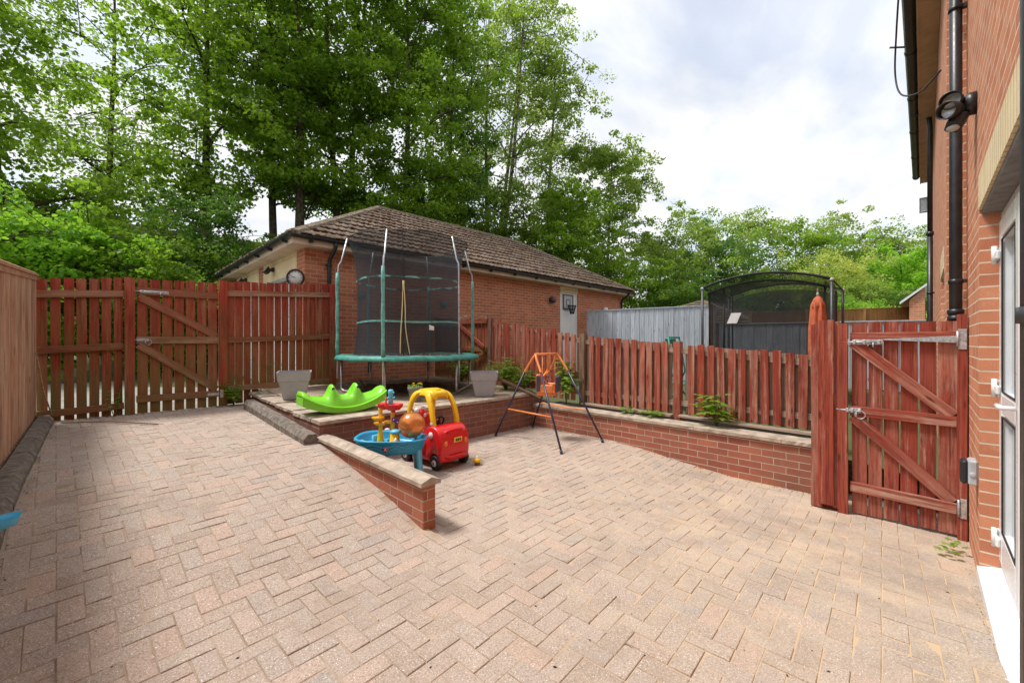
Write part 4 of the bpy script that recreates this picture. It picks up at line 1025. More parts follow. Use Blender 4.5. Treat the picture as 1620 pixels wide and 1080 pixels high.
mb = MB(); Tm = Matrix.Translation((-.02, .075, -.085)) @ Matrix.Rotation(R(25), 4, 'X') @ Matrix.Rotation(R(20), 4, 'Y'); mb.box(-.04, -.035, -.045, .04, .035, .045, .012, T=Tm); mb.tube([(0, .05, -.02), (-.01, .06, -.06)], .014, 8)
mb.build('sensor', 'black_pvc', t)
mb = MB(); mb.ball((-.045, .09, -.125), .028, 14, (1, 1, .6)); mb.build('sensor_lens', 'light_grey', t)
# outdoor socket on the gate post
t = thing('outdoor_socket', 'grey weatherproof socket box on the house wall beside the side gate', 'socket', (3.99, YW, .54))
mb = MB(); mb.box(-.06, 0, -.08, .06, .045, .08, .01); mb.build('back_box', 'light_grey', t)
mb = MB(); mb.box(-.056, .045, -.078, .052, .078, .073, .012); mb.build('cover', 'toy_black', t)
mb = MB(); mb.lathe([(.016, 0), (.016, .004), (.012, .006)], 14, T=Matrix.Translation((-.060, .024, -.01)) @ Matrix.Rotation(R(-90), 4, 'Y')); mb.build('button', 'light_grey', t)
# glazed alarm box hanging beyond the gutter end, and a lower house far off
t = thing('wall_lantern', 'clear glass wall lantern at the far end of the house wall', 'light', (13.75, -.14, 4.45))
mb = MB(); mb.box(-.06, .02, -.02, .06, .20, .0, .004); mb.box(-.06, .02, .30, .06, .2, .32, .004); mb.box(-.02, 0, -.03, .02, .12, -.02)
for a in (-.055, .055):
    for b in (.025, .195): mb.box(a-.006, b-.006, 0, a+.006, b+.006, .30)
mb.build('frame', 'galv', t); mb = MB(); mb.box(-.05, .03, 0, .05, .19, .299); mb.build('glazing', 'glass', t)
h2 = thing('brick_house', 'far brick gable end with white bargeboard beyond the fences', 'house', (21, -.1, .2))
mb = MB(); mb.add([(19.0, -.05, -.3), (19.0, .32, -.3), (19.0, .32, 2.75), (19.0, -.05, 3.15), (24.0, -.05, -.3), (24.0, .32, -.3), (24.0, .32, 2.75), (24.0, -.05, 3.15)], [(0, 1, 2, 3), (5, 4, 7, 6), (1, 5, 6, 2), (3, 2, 6, 7), (4, 0, 3, 7), (0, 4, 5, 1)])
mb.build('wall', 'brick_house', h2, True, uv=True)
mb = MB(); mb.add([(18.9, -.1, 3.2), (18.9, .55, 2.62), (24.1, .55, 2.62), (24.1, -.1, 3.2), (18.9, -.1, 3.28), (18.9, .55, 2.70), (24.1, .55, 2.70), (24.1, -.1, 3.28)], [(0, 1, 2, 3), (4, 7, 6, 5), (0, 4, 5, 1), (1, 5, 6, 2), (2, 6, 7, 3), (3, 7, 4, 0)]); mb.build('bargeboard', 'white_upvc', h2, True)
# brown brick building glimpsed between the trees
h3 = thing('brick_building', 'brown brick building glimpsed between the tree trunks at the left', 'building', (3, 30, 2))
mb = MB(); mb.box(-6, 30, 1, 8, 36, 6.4); mb.build('wall', 'brick_house', h3, True, uv=True)
for x in (-4, -1.2, 1.6, 4.4):
    mb = MB(); mb.box(x, 29.95, 3.6, x+1.2, 29.999, 5.0); w_ = mb.build('window', 'white_upvc', h3, True)
    mb = MB(); mb.box(x+.1, 29.93, 3.7, x+.55, 29.949, 4.9); mb.box(x+.65, 29.93, 3.7, x+1.1, 29.949, 4.9); o = mb.build('pane', 'glass', w_); o.data.transform(Matrix.Translation(-h3.location))
mb = MB(); mb.add([(-6.4, 29.6, 6.4), (8.4, 29.6, 6.4), (8.4, 33, 8.3), (-6.4, 33, 8.3), (-6.4, 36.4, 6.4), (8.4, 36.4, 6.4)], [(0, 1, 2, 3), (3, 2, 5, 4), (0, 3, 4), (1, 5, 2), (0, 4, 5, 1)]); mb.build('roof', 'roof_tile', h3, True, tint=[.4]*5)
# ------------------------------------------------------------------ trampoline on the terrace
def ring_pts(r, z, n=48, c=(0, 0)): return [(c[0]+r*math.cos(2*math.pi*k/n), c[1]+r*math.sin(2*math.pi*k/n), z) for k in range(n)]
tr = thing('trampoline', 'round trampoline with faded teal padding and dark safety net on the raised terrace', 'trampoline', (3.72, 6.19, .570)); tr.scale = (.945, .945, 1)
zr = .575
an = [R(225+p) for p in (-65, -5, 55, 115, 175, 235)]
cpt = lambda r, a, z: (r*math.cos(a), r*math.sin(a), z)
mb = MB(); mb.tube(ring_pts(1.16, zr-.02), .022, 10, closed=True); mb.build('frame_ring', 'steel', tr)
for i in range(0, 6, 2):
    a, b = an[i], an[i+1]; rr = 1.14
    p = [cpt(rr, a, zr-.03), cpt(rr, a, .14)]
    # bend into the floor tube and up again
    A, B = Vector(cpt(rr, a, .022)), Vector(cpt(rr, b, .022)); d = (B-A).normalized()
    p += [cpt(rr, a, .08), tuple(A+d*.03+Vector((0, 0, .02))), tuple(A+d*.10), tuple(B-d*.10), tuple(B-d*.03+Vector((0, 0, .02))), cpt(rr, b, .08), cpt(rr, b, .14), cpt(rr, b, zr-.03)]
    mb = MB(); mb.tube(p, .021, 12); mb.build('leg', 'steel', tr)
mb = MB(); rings = []
N = 60
for k in range(N+1):
    a = 2*math.pi*k/N; s_ = .006*math.sin(k*1.9)+.004*math.sin(k*5.1); w_ = .004*math.sin(k*2.7)
    prof = [(1.00+w_, zr-.004), (1.04, zr+.020+s_), (1.14, zr+.026+s_*.5), (1.225, zr+.010+s_), (1.25+w_, zr-.035), (1.245+w_, zr-.055+s_), (1.20, zr-.028), (1.02, zr-.016)]
    rings.append([(r_*math.cos(a), r_*math.sin(a), z) for r_, z in prof])
mb.loft(rings, cap=False); mb.build('safety_pad', 'teal', tr)
mb = MB(); mb.lathe([(.001, zr-.035), (.5, zr-.03), (1.02, zr-.01), (1.02, zr-.014), (.5, zr-.035), (.001, zr-.04)], 48, cap=False); mb.build('jumping_mat', 'mat_black', tr)
mb = MB()
for k in range(1100):
    a = random.uniform(0, 6.283); r_ = 1.0*math.sqrt(random.random()); x, y, z = r_*math.cos(a), r_*math.sin(a), zr-.026+.02*r_+random.uniform(0, .02)
    s_ = random.uniform(.008, .026); t_ = random.uniform(0, 3.1); q = random.uniform(-.02, .03)
    mb.add([(x-s_*math.cos(t_), y-s_*math.sin(t_), z), (x+s_*.5*math.sin(t_), y-s_*.5*math.cos(t_), z+abs(q)), (x+s_*math.cos(t_), y+s_*math.sin(t_), z+q*.4), (x-s_*.5*math.sin(t_), y+s_*.5*math.cos(t_), z+.004)], [(0, 1, 2, 3)])
tag(mb.build('leaf_litter', 'litter', tr, recalc=False), kind='stuff')
ztop = 2.45; zbend = 2.02
for i, a in enumerate(an):
    jr = random.uniform(-.012, .012)
    p = [cpt(1.20, a, zr-.40 if i in (1, 2) else zr-.35), cpt(1.20, a, zr), cpt(1.185+jr, a, 1.9), cpt(1.175+jr, a, zbend), cpt(1.14, a, zbend+.06), cpt(1.045, a, ztop)]
    mb = MB(); mb.tube(p, .0145, 10); po = mb.build('net_pole', 'steel', tr)
    if i != 2:
        pts = [cpt(1.20+.004*math.sin(k*2), a, zr+.02+k*(1.30/9)) for k in range(10)]
        mb = MB(); mb.tube(pts, [.028+.004*math.sin(k*1.7+i) for k in range(10)], 10); mb.build('foam_sleeve', 'teal_faded', po)
mb = MB(); mb.tube(ring_pts(1.04, ztop, 60), .006, 6, closed=True); mb.build('top_ring', 'black_pvc', tr)
mb = MB(); rings = []
NS = 72
for (r_, z) in ((.97, zr), (.93, zr+.06), (.90, zr+.4), (.885, 1.1), (.885, 1.6), (.90, 1.95), (.935, 2.2), (1.02, 2.42), (1.04, 2.46)):
    rings.append([((r_+(.006*math.sin(k*1.1+z*3)))*math.cos(2*math.pi*k/NS), (r_+(.006*math.sin(k*1.1+z*3)))*math.sin(2*math.pi*k/NS), z+(.02*math.sin(k*.52*6/6*1.0) if z > 2.4 else 0)) for k in range(NS)])
mb.loft(rings, cap=False); ne = mb.build('safety_net', 'net_black', tr, recalc=False)
for zz_ in (1.78, 1.10):
    mb = MB(); mb.loft([[((.893+.006*math.sin(k*1.1+zz_*3))*math.cos(2*math.pi*k/NS), (.893+.006*math.sin(k*1.1+zz_*3))*math.sin(2*math.pi*k/NS), zz_+h+.010*math.sin(k*.35)) for k in range(NS)] for h in (0, .028)], cap=False); mb.build('net_band', 'teal_faded', ne, recalc=False)
az_ = R(225+8)
mb = MB(); mb.tube([cpt(.90, az_, zr+.02), cpt(.895, az_, 1.1), cpt(.895, az_, 1.75), cpt(.915, az_, 2.0), cpt(1.04, az_, 2.45)], .007, 6); mb.build('zip', 'mat_black', ne)
mb = MB(); a2 = az_+.01; mb.tube(smooth_pts([cpt(.93, az_-.05, zr+.03), cpt(.92, az_-.045, .9), cpt(.91, az_-.02, 1.3), cpt(.91, az_, 1.70), cpt(.915, az_+.03, 1.35), cpt(.92, az_+.04, 1.0), cpt(.94, az_+.11, zr+.03)]), .008, 6); mb.tube([cpt(.91, az_, 1.58), cpt(.91, az_, 1.72)], .016, 8); mb.build('door_cord', 'tan_plastic', ne)
mb = MB(); a3 = R(225+34); mb.add([cpt(.905, a3, .99), cpt(.905, a3+.09, .98), cpt(.912, a3+.09, 1.04), cpt(.912, a3, 1.065), cpt(.90, a3, .99), cpt(.90, a3+.09, .98), cpt(.905, a3+.09, 1.04), cpt(.905, a3, 1.065)], [(0, 1, 2, 3), (4, 7, 6, 5), (0, 4, 5, 1), (3, 2, 6, 7), (1, 5, 6, 2), (0, 3, 7, 4)]); mb.build('care_label', 'toy_white', ne)
# ladder-like prop seen inside the net: rear poles carry darker foam
# ------------------------------------------------------------------ second trampoline next door
t2 = thing('trampoline', 'large black trampoline with arched net roof in the neighbouring garden', 'trampoline', (10.2, 2.27, .25))
A_, B_, C_, D_ = Vector((9.0, 3.30)), Vector((9.30, 1.16)), Vector((11.4, 1.23)), Vector((11.15, 3.45)); o2 = Vector((10.2, 2.27)); HT = 1.38+1.12-.25
loc = lambda p, z: ((p-o2).x, (p-o2).y, z)
for p in (A_, B_, C_, D_):
    mb = MB(); mb.tube([loc(p, 0), loc(p, HT)], .026, 10); mb.build('net_pole', 'grey_pipe', t2)
    mb = MB(); mb.lathe([(.03, HT-.03), (.038, HT-.01), (.03, HT+.02), (.01, HT+.03)], 12, c=loc(p, 0)); mb.build('pole_cap', 'light_grey', t2)
def arch(p, q, n=16, h=.22): return [loc(p+(q-p)*(k/n), HT+h*math.sin(math.pi*(k/n))**.8) for k in range(n+1)]
a1_, a2_ = arch(A_, B_), arch(D_, C_)
mb = MB(); mb.tube(a1_, .024, 8); mb.tube(a2_, .024, 8); mb.tube([loc(A_, HT), loc(D_, HT)], .015, 6); mb.tube([loc(B_, HT), loc(C_, HT)], .015, 6); mb.build('arch_rod', 'mat_black', t2)
cen = lambda p, f: o2+(p-o2)*f
n_ = 16
mb = MB(); sag = [[tuple(Vector(a1_[k])*(1-u)+Vector(a2_[k])*u+Vector((0, 0, -.10*math.sin(math.pi*u)))) for k in range(n_+1)] for u in (0, .25, .5, .75, 1)]
mb.loft(sag, cap=False, closed=False); 
ia = [cen(p, .90) for p in (A_, B_, C_, D_)]
def netwall(p, q, top, nn=16):
    r0 = [loc(p+(q-p)*(k/nn), .62) for k in range(nn+1)]; r1 = [loc(p+(q-p)*(k/nn), 1.5) for k in range(nn+1)]
    return [r0, r1, top]
f1 = [tuple(Vector(a)*.93+Vector((0, 0, HT*.07-.12))) for a in a1_]; f2 = [tuple(Vector(a)*.93+Vector((0, 0, HT*.07-.12))) for a in a2_]
mb.loft(netwall(ia[0], ia[1], f1), cap=False, closed=False); mb.loft(netwall(ia[3], ia[2], f2), cap=False, closed=False)
mb.loft(netwall(ia[1], ia[2], [loc(ia[1]+(ia[2]-ia[1])*(k/16), HT-.02) for k in range(17)]), cap=False, closed=False)
mb.loft(netwall(ia[0], ia[3], [loc(ia[0]+(ia[3]-ia[0])*(k/16), HT-.02) for k in range(17)]), cap=False, closed=False)
n2_ = mb.build('safety_net', 'net_black_b', t2, recalc=False)
for q_ in [f1]+[[loc(p, .6), loc(p, HT-.02)] for p in ia+[ia[0]+(ia[1]-ia[0])*.14]]: mb = MB(); mb.tube(q_, .02, 6); mb.build('net_seam', 'mat_black', n2_)
mb = MB(); q = [loc(p, .60) for p in (A_, B_, C_, D_)]; q2 = [loc(p, .65) for p in (A_, B_, C_, D_)]; mb.add(q+q2, [(0, 1, 2, 3), (4, 7, 6, 5), (0, 4, 5, 1), (1, 5, 6, 2), (2, 6, 7, 3), (3, 7, 4, 0)]); mb.build('bed', 'mat_black', t2)
mb = MB(); c_ = ia[0]+(ia[1]-ia[0])*.24; lb = Vector(loc(c_, 1.50)); d_ = Vector(((ia[1]-ia[0]).x, (ia[1]-ia[0]).y, 0)).normalized()
mb.add([lb+d_*-.12, lb+d_*.06, lb+d_*.14+Vector((0, 0, .21)), lb+d_*-.04+Vector((0, 0, .21)), lb+d_*-.12+Vector((.01, 0, 0)), lb+d_*.06+Vector((.01, 0, 0)), lb+d_*.14+Vector((.01, 0, .21)), lb+d_*-.04+Vector((.01, 0, .21))], [(0, 1, 2, 3), (4, 7, 6, 5), (0, 4, 5, 1), (1, 5, 6, 2), (2, 6, 7, 3), (3, 7, 4, 0)])
mb.T = Matrix.Translation((-.06, 0, 0)); mb.v = [(a-.06, b, c) for a, b, c in mb.v]; mb.build('net_logo_patch', 'toy_white', n2_)
# folded parasol
pa = thing('parasol', 'folded orange garden parasol standing in front of the black trampoline', 'parasol', (8.35, 1.225, .25)); pa.scale = (.56, .56, 1)
mb = MB(); mb.tube([(0, 0, .0), (0, 0, 2.0)], .022, 10); mb.build('pole', 'post_brown', pa)
mb = MB(); rings = []
for (z, r_) in ((.62, .15), (.66, .185), (1.0, .20), (1.35, .19), (1.6, .165), (1.72, .15), (1.76, .135), (1.84, .07), (1.87, .02)):
    rings.append([(r_*(1+.2*math.cos(6*t_+z*1.2+.3*math.sin(2*t_)))*math.cos(t_), r_*(1+.2*math.cos(6*t_+z*1.2+.3*math.sin(2*t_)))*math.sin(t_), z) for t_ in [2*math.pi*k/48 for k in range(48)]])
mb.loft(rings); mb.build('canopy', 'parasol', pa)
mb = MB(); mb.lathe([(.10, 1.66), (.17, 1.70), (.155, 1.76), (.10, 1.84), (.03, 1.88)], 8, cap=True); mb.build('vent_flap', 'parasol', pa)
mb = MB(); mb.ball((0, 0, 1.91), .035, 12); mb.build('finial', 'light_grey', pa)
mb = MB(); mb.lathe([(.25, 0), (.25, .05), (.06, .09), (.05, .3), (.025, .3)], 24); mb.build('base', 'grey_pipe', pa)

# ------------------------------------------------------------------ planters
def planter(label, loc, rz, w=.46, h=.39):
    t = thing('planter', label, 'planter', loc, rz, 'grey square planters on the terrace')
    def sq(s_, z, c=.1):
        o_ = []; r_ = s_*c
        for qx, qy, a0 in ((1, 1, 0), (-1, 1, 90), (-1, -1, 180), (1, -1, 270)):
            for k in range(4): a = R(a0+30*k); o_.append((qx*(s_-r_)+r_*math.cos(a), qy*(s_-r_)+r_*math.sin(a), z))
        return o_
    w2 = w/2
    mb = MB(); mb.loft([sq(w2*.62, 0), sq(w2*.645, .012), sq(w2*.88, h*.66), sq(w2*.90, h*.67), sq(w2*.93, h*.68), sq(w2*.985, h*.975), sq(w2, h*.98), sq(w2, h), sq(w2*.93, h), sq(w2*.86, h*.68), sq(w2*.84, h*.62), sq(w2*.3, h*.62)], smooth=False)
    mb.build('pot', 'pot_grey', t)
    mb = MB(); mb.add(sq(w2*.86, h*.66), [tuple(range(16))]); mb.build('compost', 'soil', t); return t
planter('empty grey square planter in front of the red fence panel', (1.945, 6.31, terr(6.31)+.004), R(-20), .43, .385)
planter('empty grey square planter on the terrace corner near the swing', (4.23, 4.84, terr(4.84)+.004), R(-45+3), .43, .375)
pp = thing('flower_pot', 'small round grey pot of yellow flowers on the terrace edge', 'flower pot', (3.12, 5.04, terr(5.04)+.003))
mb = MB(); mb.lathe([(.073, 0), (.078, .006), (.093, .15), (.104, .152), (.107, .205), (.102, .208), (.096, .2), (.09, .16), (.01, .16)], 28); mb.build('pot', 'pot_dark', pp)
mb = MB(); mb.lathe([(.001, .18), (.095, .175)], 20, cap=False); mb.build('compost', 'soil', pp)
def leafset(n, fn, size, fold=.25):
    """little folded leaves: fn() -> (pos, dir, up)"""
    mb = MB(); tint = []
    for _ in range(n):
        p, d, u = fn(); d = Vector(d).normalized(); u = Vector(u); s_ = size*random.uniform(.6, 1.25); side = d.cross(u).normalized()
        p = Vector(p); q = [p, p+d*s_*.35+side*s_*.38, p+d*s_, p+d*s_*.35-side*s_*.38]; m_ = p+d*s_*.5-u.normalized()*s_*fold*.5
        mb.add([q[0], q[1], q[2], q[3], m_], [(0, 1, 4), (1, 2, 4), (2, 3, 4), (3, 0, 4)]); t_ = random.random(); tint += [t_]*4
    return mb, tint
def rv(s=1): return Vector((random.gauss(0, 1), random.gauss(0, 1), random.gauss(0, 1))).normalized()*s
mb, ti = leafset(60, lambda: (Vector((random.uniform(-.08, .08), random.uniform(-.08, .08), .19+random.uniform(0, .03))), rv()+Vector((0, 0, .6)), (0, 0, 1)), .035); mb.build('foliage', 'leaf_weed', pp, tint=ti, recalc=False)
mb = MB()
for k in range(8):
    x, y, z = random.uniform(-.075, .075), random.uniform(-.075, .075), .235+random.uniform(-.01, .025)
    for j in range(5): a = j*1.257; mb.ball((x+.011*math.cos(a), y+.011*math.sin(a), z), .009, 6, (1, 1, .45))
mb.build('flowers', 'toy_yellow', pp)

# ------------------------------------------------------------------ green seesaw
ss = thing('seesaw', 'lime green plastic rocking seesaw on the terrace edge', 'seesaw', (2.085, 4.99, terr(4.99)+.002), R(-4)); ss.scale = (.93, .95, .96)
def ss_rim(x): return .045+.60*x*x
def hump(x, c, w): return math.exp(-((x-c)/w)**2)
def ss_top(x, y):
    v = min(1, abs(y)/.185)
    sp = .175+.30*x*x+.03*sm((abs(x)-.42)/.06)-ss_rim(x)-.022
    sp += .165*(hump(x, -.15, .052)+hump(x, .15, .052))*(1 if v < .5 else max(0, 1-(v-.5)*2.2))+.012*math.cos(x*40)*0
    block = .035*sm((.13-abs(x))/.03)*(1 if .45 < v < .9 else 0)
    return ss_rim(x)+sp*(1-v**2.6)**.75+block*.9+.022
mb = MB(); nx, ny = 72, 22; vs = []
for i in range(nx+1):
    x = -.52+1.04*i/nx; ww = .185*(1-.22*(abs(x)/.52)**6)
    for j in range(ny+1):
        v = -1+2*j/ny; y = ww*v; vs.append((x, y, ss_top(x, .185*v)))
for i_, x in ((0, -.522), (nx+2, .522)):
    row = [(x, y, ss_rim(.52)+.02) for (_, y, _z) in (vs[:ny+1] if i_ == 0 else vs[-(ny+1):])]
    vs = row+vs if i_ == 0 else vs+row
mb.add(vs, [(i*(ny+1)+j, (i+1)*(ny+1)+j, (i+1)*(ny+1)+j+1, i*(ny+1)+j+1) for i in range(nx+2) for j in range(ny)], True)
sb = mb.build('seat_shell', 'lime', ss)
mb = MB(); rings = []
for i in range(nx+1):
    x = -.525+1.05*i/nx; ww = .185*(1-.22*(abs(x)/.525)**6); z = ss_rim(x)
    b = .42*x*x
    rings.append([(x, -ww-.018, z+.024), (x, -ww+.002, z+.03), (x, -ww+.004, z+.01), (x, ww-.004, z+.01), (x, ww-.002, z+.03), (x, ww+.018, z+.024), (x, ww+.018, z+.006), (x, ww+.004, z), (x, ww-.006, b), (x, -ww+.006, b), (x, -ww-.004, z), (x, -ww-.018, z+.006)])
mb.loft(rings, smooth=False); mb.build('rocker_base', 'lime', ss)
mb = MB()
for c in (-.155, .155):
    for s_ in (-1, 1): mb.lathe([(.0005, 0), (.017, 0), (.017, .2), (.0005, .2)], 16, sy=1.6, cap=False, T=Matrix.Translation((c+.0, .10, .285)) @ Matrix.Rotation(R(90), 4, 'X'))
mb.build('handle_dark_plug', 'toy_black', sb)  # solid black plugs, the shade inside the handle holes put in as colour

# ------------------------------------------------------------------ ride-on car
rc = thing('ride_on_car', 'red toy ride-on car with yellow roof pillars on the sunken patio', 'toy car', (2.72, 3.98, -.003), R(-86))
def closed_smooth(p, k=5):
    n = len(p); out = []
    for i in range(n):
        a, b, c, d = [Vector(p[(i+j) % n]) for j in (-1, 0, 1, 2)]
        for j in range(k):
            t_ = j/k; out.append(.5*((2*b)+(c-a)*t_+(2*a-5*b+4*c-d)*t_*t_+(3*b-a-3*c+d)*t_**3))
    return out
out = [(-.365, .20), (-.372, .32), (-.345, .425), (-.26, .465), (-.18, .445), (-.135, .375), (-.06, .325), (.03, .325), (.09, .38), (.13, .44), (.20, .465), (.28, .45), (.34, .40), (.372, .31), (.378, .21), (.368, .115), (.35, .085), (.338, .12), (.31, .16), (.265, .172), (.22, .16), (.192, .12), (.18, .085), (.09, .075), (-.09, .075), (-.18, .085), (-.192, .12), (-.22, .16), (-.265, .172), (-.31, .16), (-.338, .12), (-.35, .085), (-.362, .12)]
pr = closed_smooth(out, 4); cx_, cz_ = 0, .27
mb = MB(); rings = []
for (y, sx_, sz_) in ((-.208, .90, .88), (-.204, .935, .93), (-.192, .965, .965), (-.165, .99, .99), (-.10, 1.0, 1.0), (-.095, 1.0, 1.0), (.095, 1.0, 1.0), (.10, 1, 1), (.165, .99, .99), (.192, .965, .965), (.204, .935, .93), (.208, .90, .88)):
    rings.append([(cx_+(p.x-cx_)*sx_, y, cz_+(p.y-cz_)*sz_) for p in pr])
mb.loft(rings); bd = mb.build('body', 'toy_red', rc)
# raised hood fender line, door panels
for s_ in (-1, 1):
    mb = MB(); o_ = [(-.125, .13), (.075, .12), (.095, .20), (.09, .29), (.03, .322), (-.06, .322), (-.12, .30), (-.135, .2)]
    q = closed_smooth(o_, 4); mb.loft([[(p.x, s_*.200, p.y) for p in q], [(p.x, s_*.213, p.y) for p in q], [(p.x*.93-.001, s_*.220, .22+(p.y-.22)*.93) for p in q]]); mb.build('door', 'toy_red', rc)
mb = MB()
mb.tube([(.24, -.19, .30), (.30, -.165, .37), (.345, -.10, .415), (.352, 0, .425), (.345, .10, .415), (.30, .165, .37), (.24, .19, .30)], .012, 8)
mb.tube([(.355, -.15, .145), (.388, -.08, .14), (.392, .0, .14), (.388, .08, .14), (.355, .15, .145)], .02, 8); mb.build('bumper', 'toy_red', rc)
# yellow roof and pillars
def ribbon(mb, pts, w, t_, side=(0, 1, 0)):
    """flat bar swept along pts, wide along side"""
    pts = [Vector(p) for p in pts]; n = len(pts); rings = []
    ws_ = w if isinstance(w, (list, tuple)) else [w]*n
    for i, p in enumerate(pts):
        d = (pts[min(n-1, i+1)]-pts[max(0, i-1)]).normalized(); s_ = Vector(side); s_ = (s_-d*s_.dot(d)).normalized(); o_ = d.cross(s_)
        rings.append([p+s_*ws_[i]*.5*math.copysign(abs(math.cos(a))**.6, math.cos(a))+o_*t_*.5*math.copysign(abs(math.sin(a))**.6, math.sin(a)) for a in [2*math.pi*k/16 for k in range(16)]])
    mb.loft(rings)
mb = MB()
for s_ in (-1, 1):
    ribbon(mb, smooth_pts([(.20, s_*.165, .43), (.175, s_*.168, .55), (.13, s_*.16, .68), (.06, s_*.135, .775), (.0, s_*.08, .805)], 5), [.085]+[.062]*11+[.075]*9, .045, (1, 0, 0))
    ribbon(mb, smooth_pts([(-.26, s_*.165, .43), (-.25, s_*.168, .55), (-.225, s_*.16, .68), (-.17, s_*.135, .775), (-.11, s_*.08, .805)], 5), [.08]+[.06]*11+[.075]*9, .045, (1, 0, 0))
mb.build('roof_pillars', 'toy_yellow', rc)
mb = MB(); rings = []
for (x, w_, z) in ((-.215, .06, .775), (-.205, .105, .79), (-.17, .135, .803), (-.05, .14, .815), (.06, .14, .805), (.10, .125, .79), (.125, .075, .765)):
    rings.append([(x, w_*math.copysign(abs(math.cos(a))**.5, math.cos(a)), z+(.030 if math.sin(a) > 0 else .02)*math.sin(a)-.045*abs(math.cos(a))**3) for a in [2*math.pi*k/24 for k in range(24)]])
mb.loft(rings); rf_ = mb.build('roof', 'toy_yellow', rc)
mb = MB(); mb.lathe([(.0005, .0), (.028, .0), (.028, .004), (.0005, .004)], 20, sy=1.5, T=Matrix.Translation((.05, 0, .832)), cap=False); mb.build('grab_hole', 'toy_amber', rf_)
for sx_ in (-1, 1):
    for s_ in (-1, 1):
        y = s_*.195; Tm = Matrix.Translation((sx_*.265, y, .078)) @ Matrix.Rotation(R(-90*s_), 4, 'X')
        mb = MB(); mb.lathe([(.045, -.035), (.07, -.032), (.078, -.02), (.078, .015), (.070, .028), (.045, .03), (.04, .02)], 28, T=Tm)
        for k in range(18): a = k*math.pi/9; mb.box(-.005, -.0035, -.02, .0, .0035, .015, T=Tm @ Matrix.Rotation(a, 4, 'Z') @ Matrix.Translation((.081, 0, 0)))
        wh = mb.build('wheel', 'toy_black', rc)
        mb = MB(); mb.lathe([(.036, .02), (.034, .031), (.015, .034), (.001, .034)], 20, T=Tm, cap=False); mb.build('hub', 'toy_white', wh)
        mb = MB(); mb.lathe([(.014, .033), (.013, .04), (.001, .041)], 14, T=Tm, cap=False); mb.build('hub_cap', 'toy_red', wh)
for s_ in (-1, 1):
    mb = MB(); mb.lathe([(.036, 0), (.036, .012), (.028, .02), (.001, .023)], 20, T=Matrix.Translation((.195, s_*.198, .365)) @ Matrix.Rotation(R(-90*s_), 4, 'X'), cap=False); mb.build('side_cap', 'toy_white', rc)
    mb = MB(); mb.lathe([(.036, -.02), (.036, .012), (.024, .024), (.001, .026)], 20, T=Matrix.Translation((.352, s_*.135, .285)) @ Matrix.Rotation(R(-25*s_), 4, 'Z') @ Matrix.Rotation(R(90), 4, 'Y'), cap=False); mb.build('headlight', 'toy_orange', rc)
mb = MB(); Tm = Matrix.Translation((.378, 0.02, .31)) @ Matrix.Rotation(R(6), 4, 'Y'); mb.box(-.004, -.058, -.025, .006, .058, .03, .004, T=Tm); npl = mb.build('number_plate', 'toy_yellow', rc)
mb = MB()
for a, b in ((-.038, -.018), (-.012, .012), (.018, .038)): mb.box(.0062, a, -.012, .0075, b, .017, T=Tm)
mb.build('plate_lettering', 'toy_black', npl)
mb = MB(); Tm = Matrix.Translation((.06, 0, .46)) @ Matrix.Rotation(R(-62), 4, 'Y'); mb.tube([tuple(Tm @ Vector((.078*math.cos(a), .078*math.sin(a), 0))) for a in [2*math.pi*k/24 for k in range(24)]], .011, 8, closed=True)
mb.lathe([(.03, -.012), (.03, .012)], 16, T=Tm)
for a in (0, 2.1, 4.2): mb.tube([tuple(Tm @ Vector((0, 0, 0))), tuple(Tm @ Vector((.075*math.cos(a), .075*math.sin(a), 0)))], .009, 6)
sw_ = mb.build('steering_wheel', 'toy_black', rc)
mb = MB(); mb.lathe([(.025, .012), (.02, .02), (.001, .021)], 16, T=Tm, cap=False); mb.build('horn_button', 'toy_red', sw_)
mb = MB(); mb.box(-.24, -.12, .36, -.16, .12, .55, .03); mb.build('seat_back', 'toy_red', rc)
mb = MB(); mb.box(-.085, -.035, -.012, .0, .035, .012, T=Matrix.Translation((.24, -.170, .52)) @ Matrix.Rotation(R(90), 4, 'Z')) if False else None
mb.box(.165, -.194, .475, .205, -.1925, .50); mb.build('sticker', 'toy_white', rc)
# soft toy on the seat
st = thing('soft_toy', 'red and white soft toy lying in the seat of the ride-on car', 'soft toy', (2.60, 4.10, .36), R(20))
mb = MB(); mb.ball((0, 0, .09), .075, 18, (1, .9, 1.05)); mb.ball((0, -.02, .19), .058, 18, (1.1, 1, .95)); mb.build('body', 'toy_red', st)
mb = MB(); mb.ball((.055, .0, .235), .032, 12); mb.ball((-.055, .0, .235), .032, 12); mb.ball((0, -.06, .18), .03, 12); mb.build('fluff', 'toy_white', st)

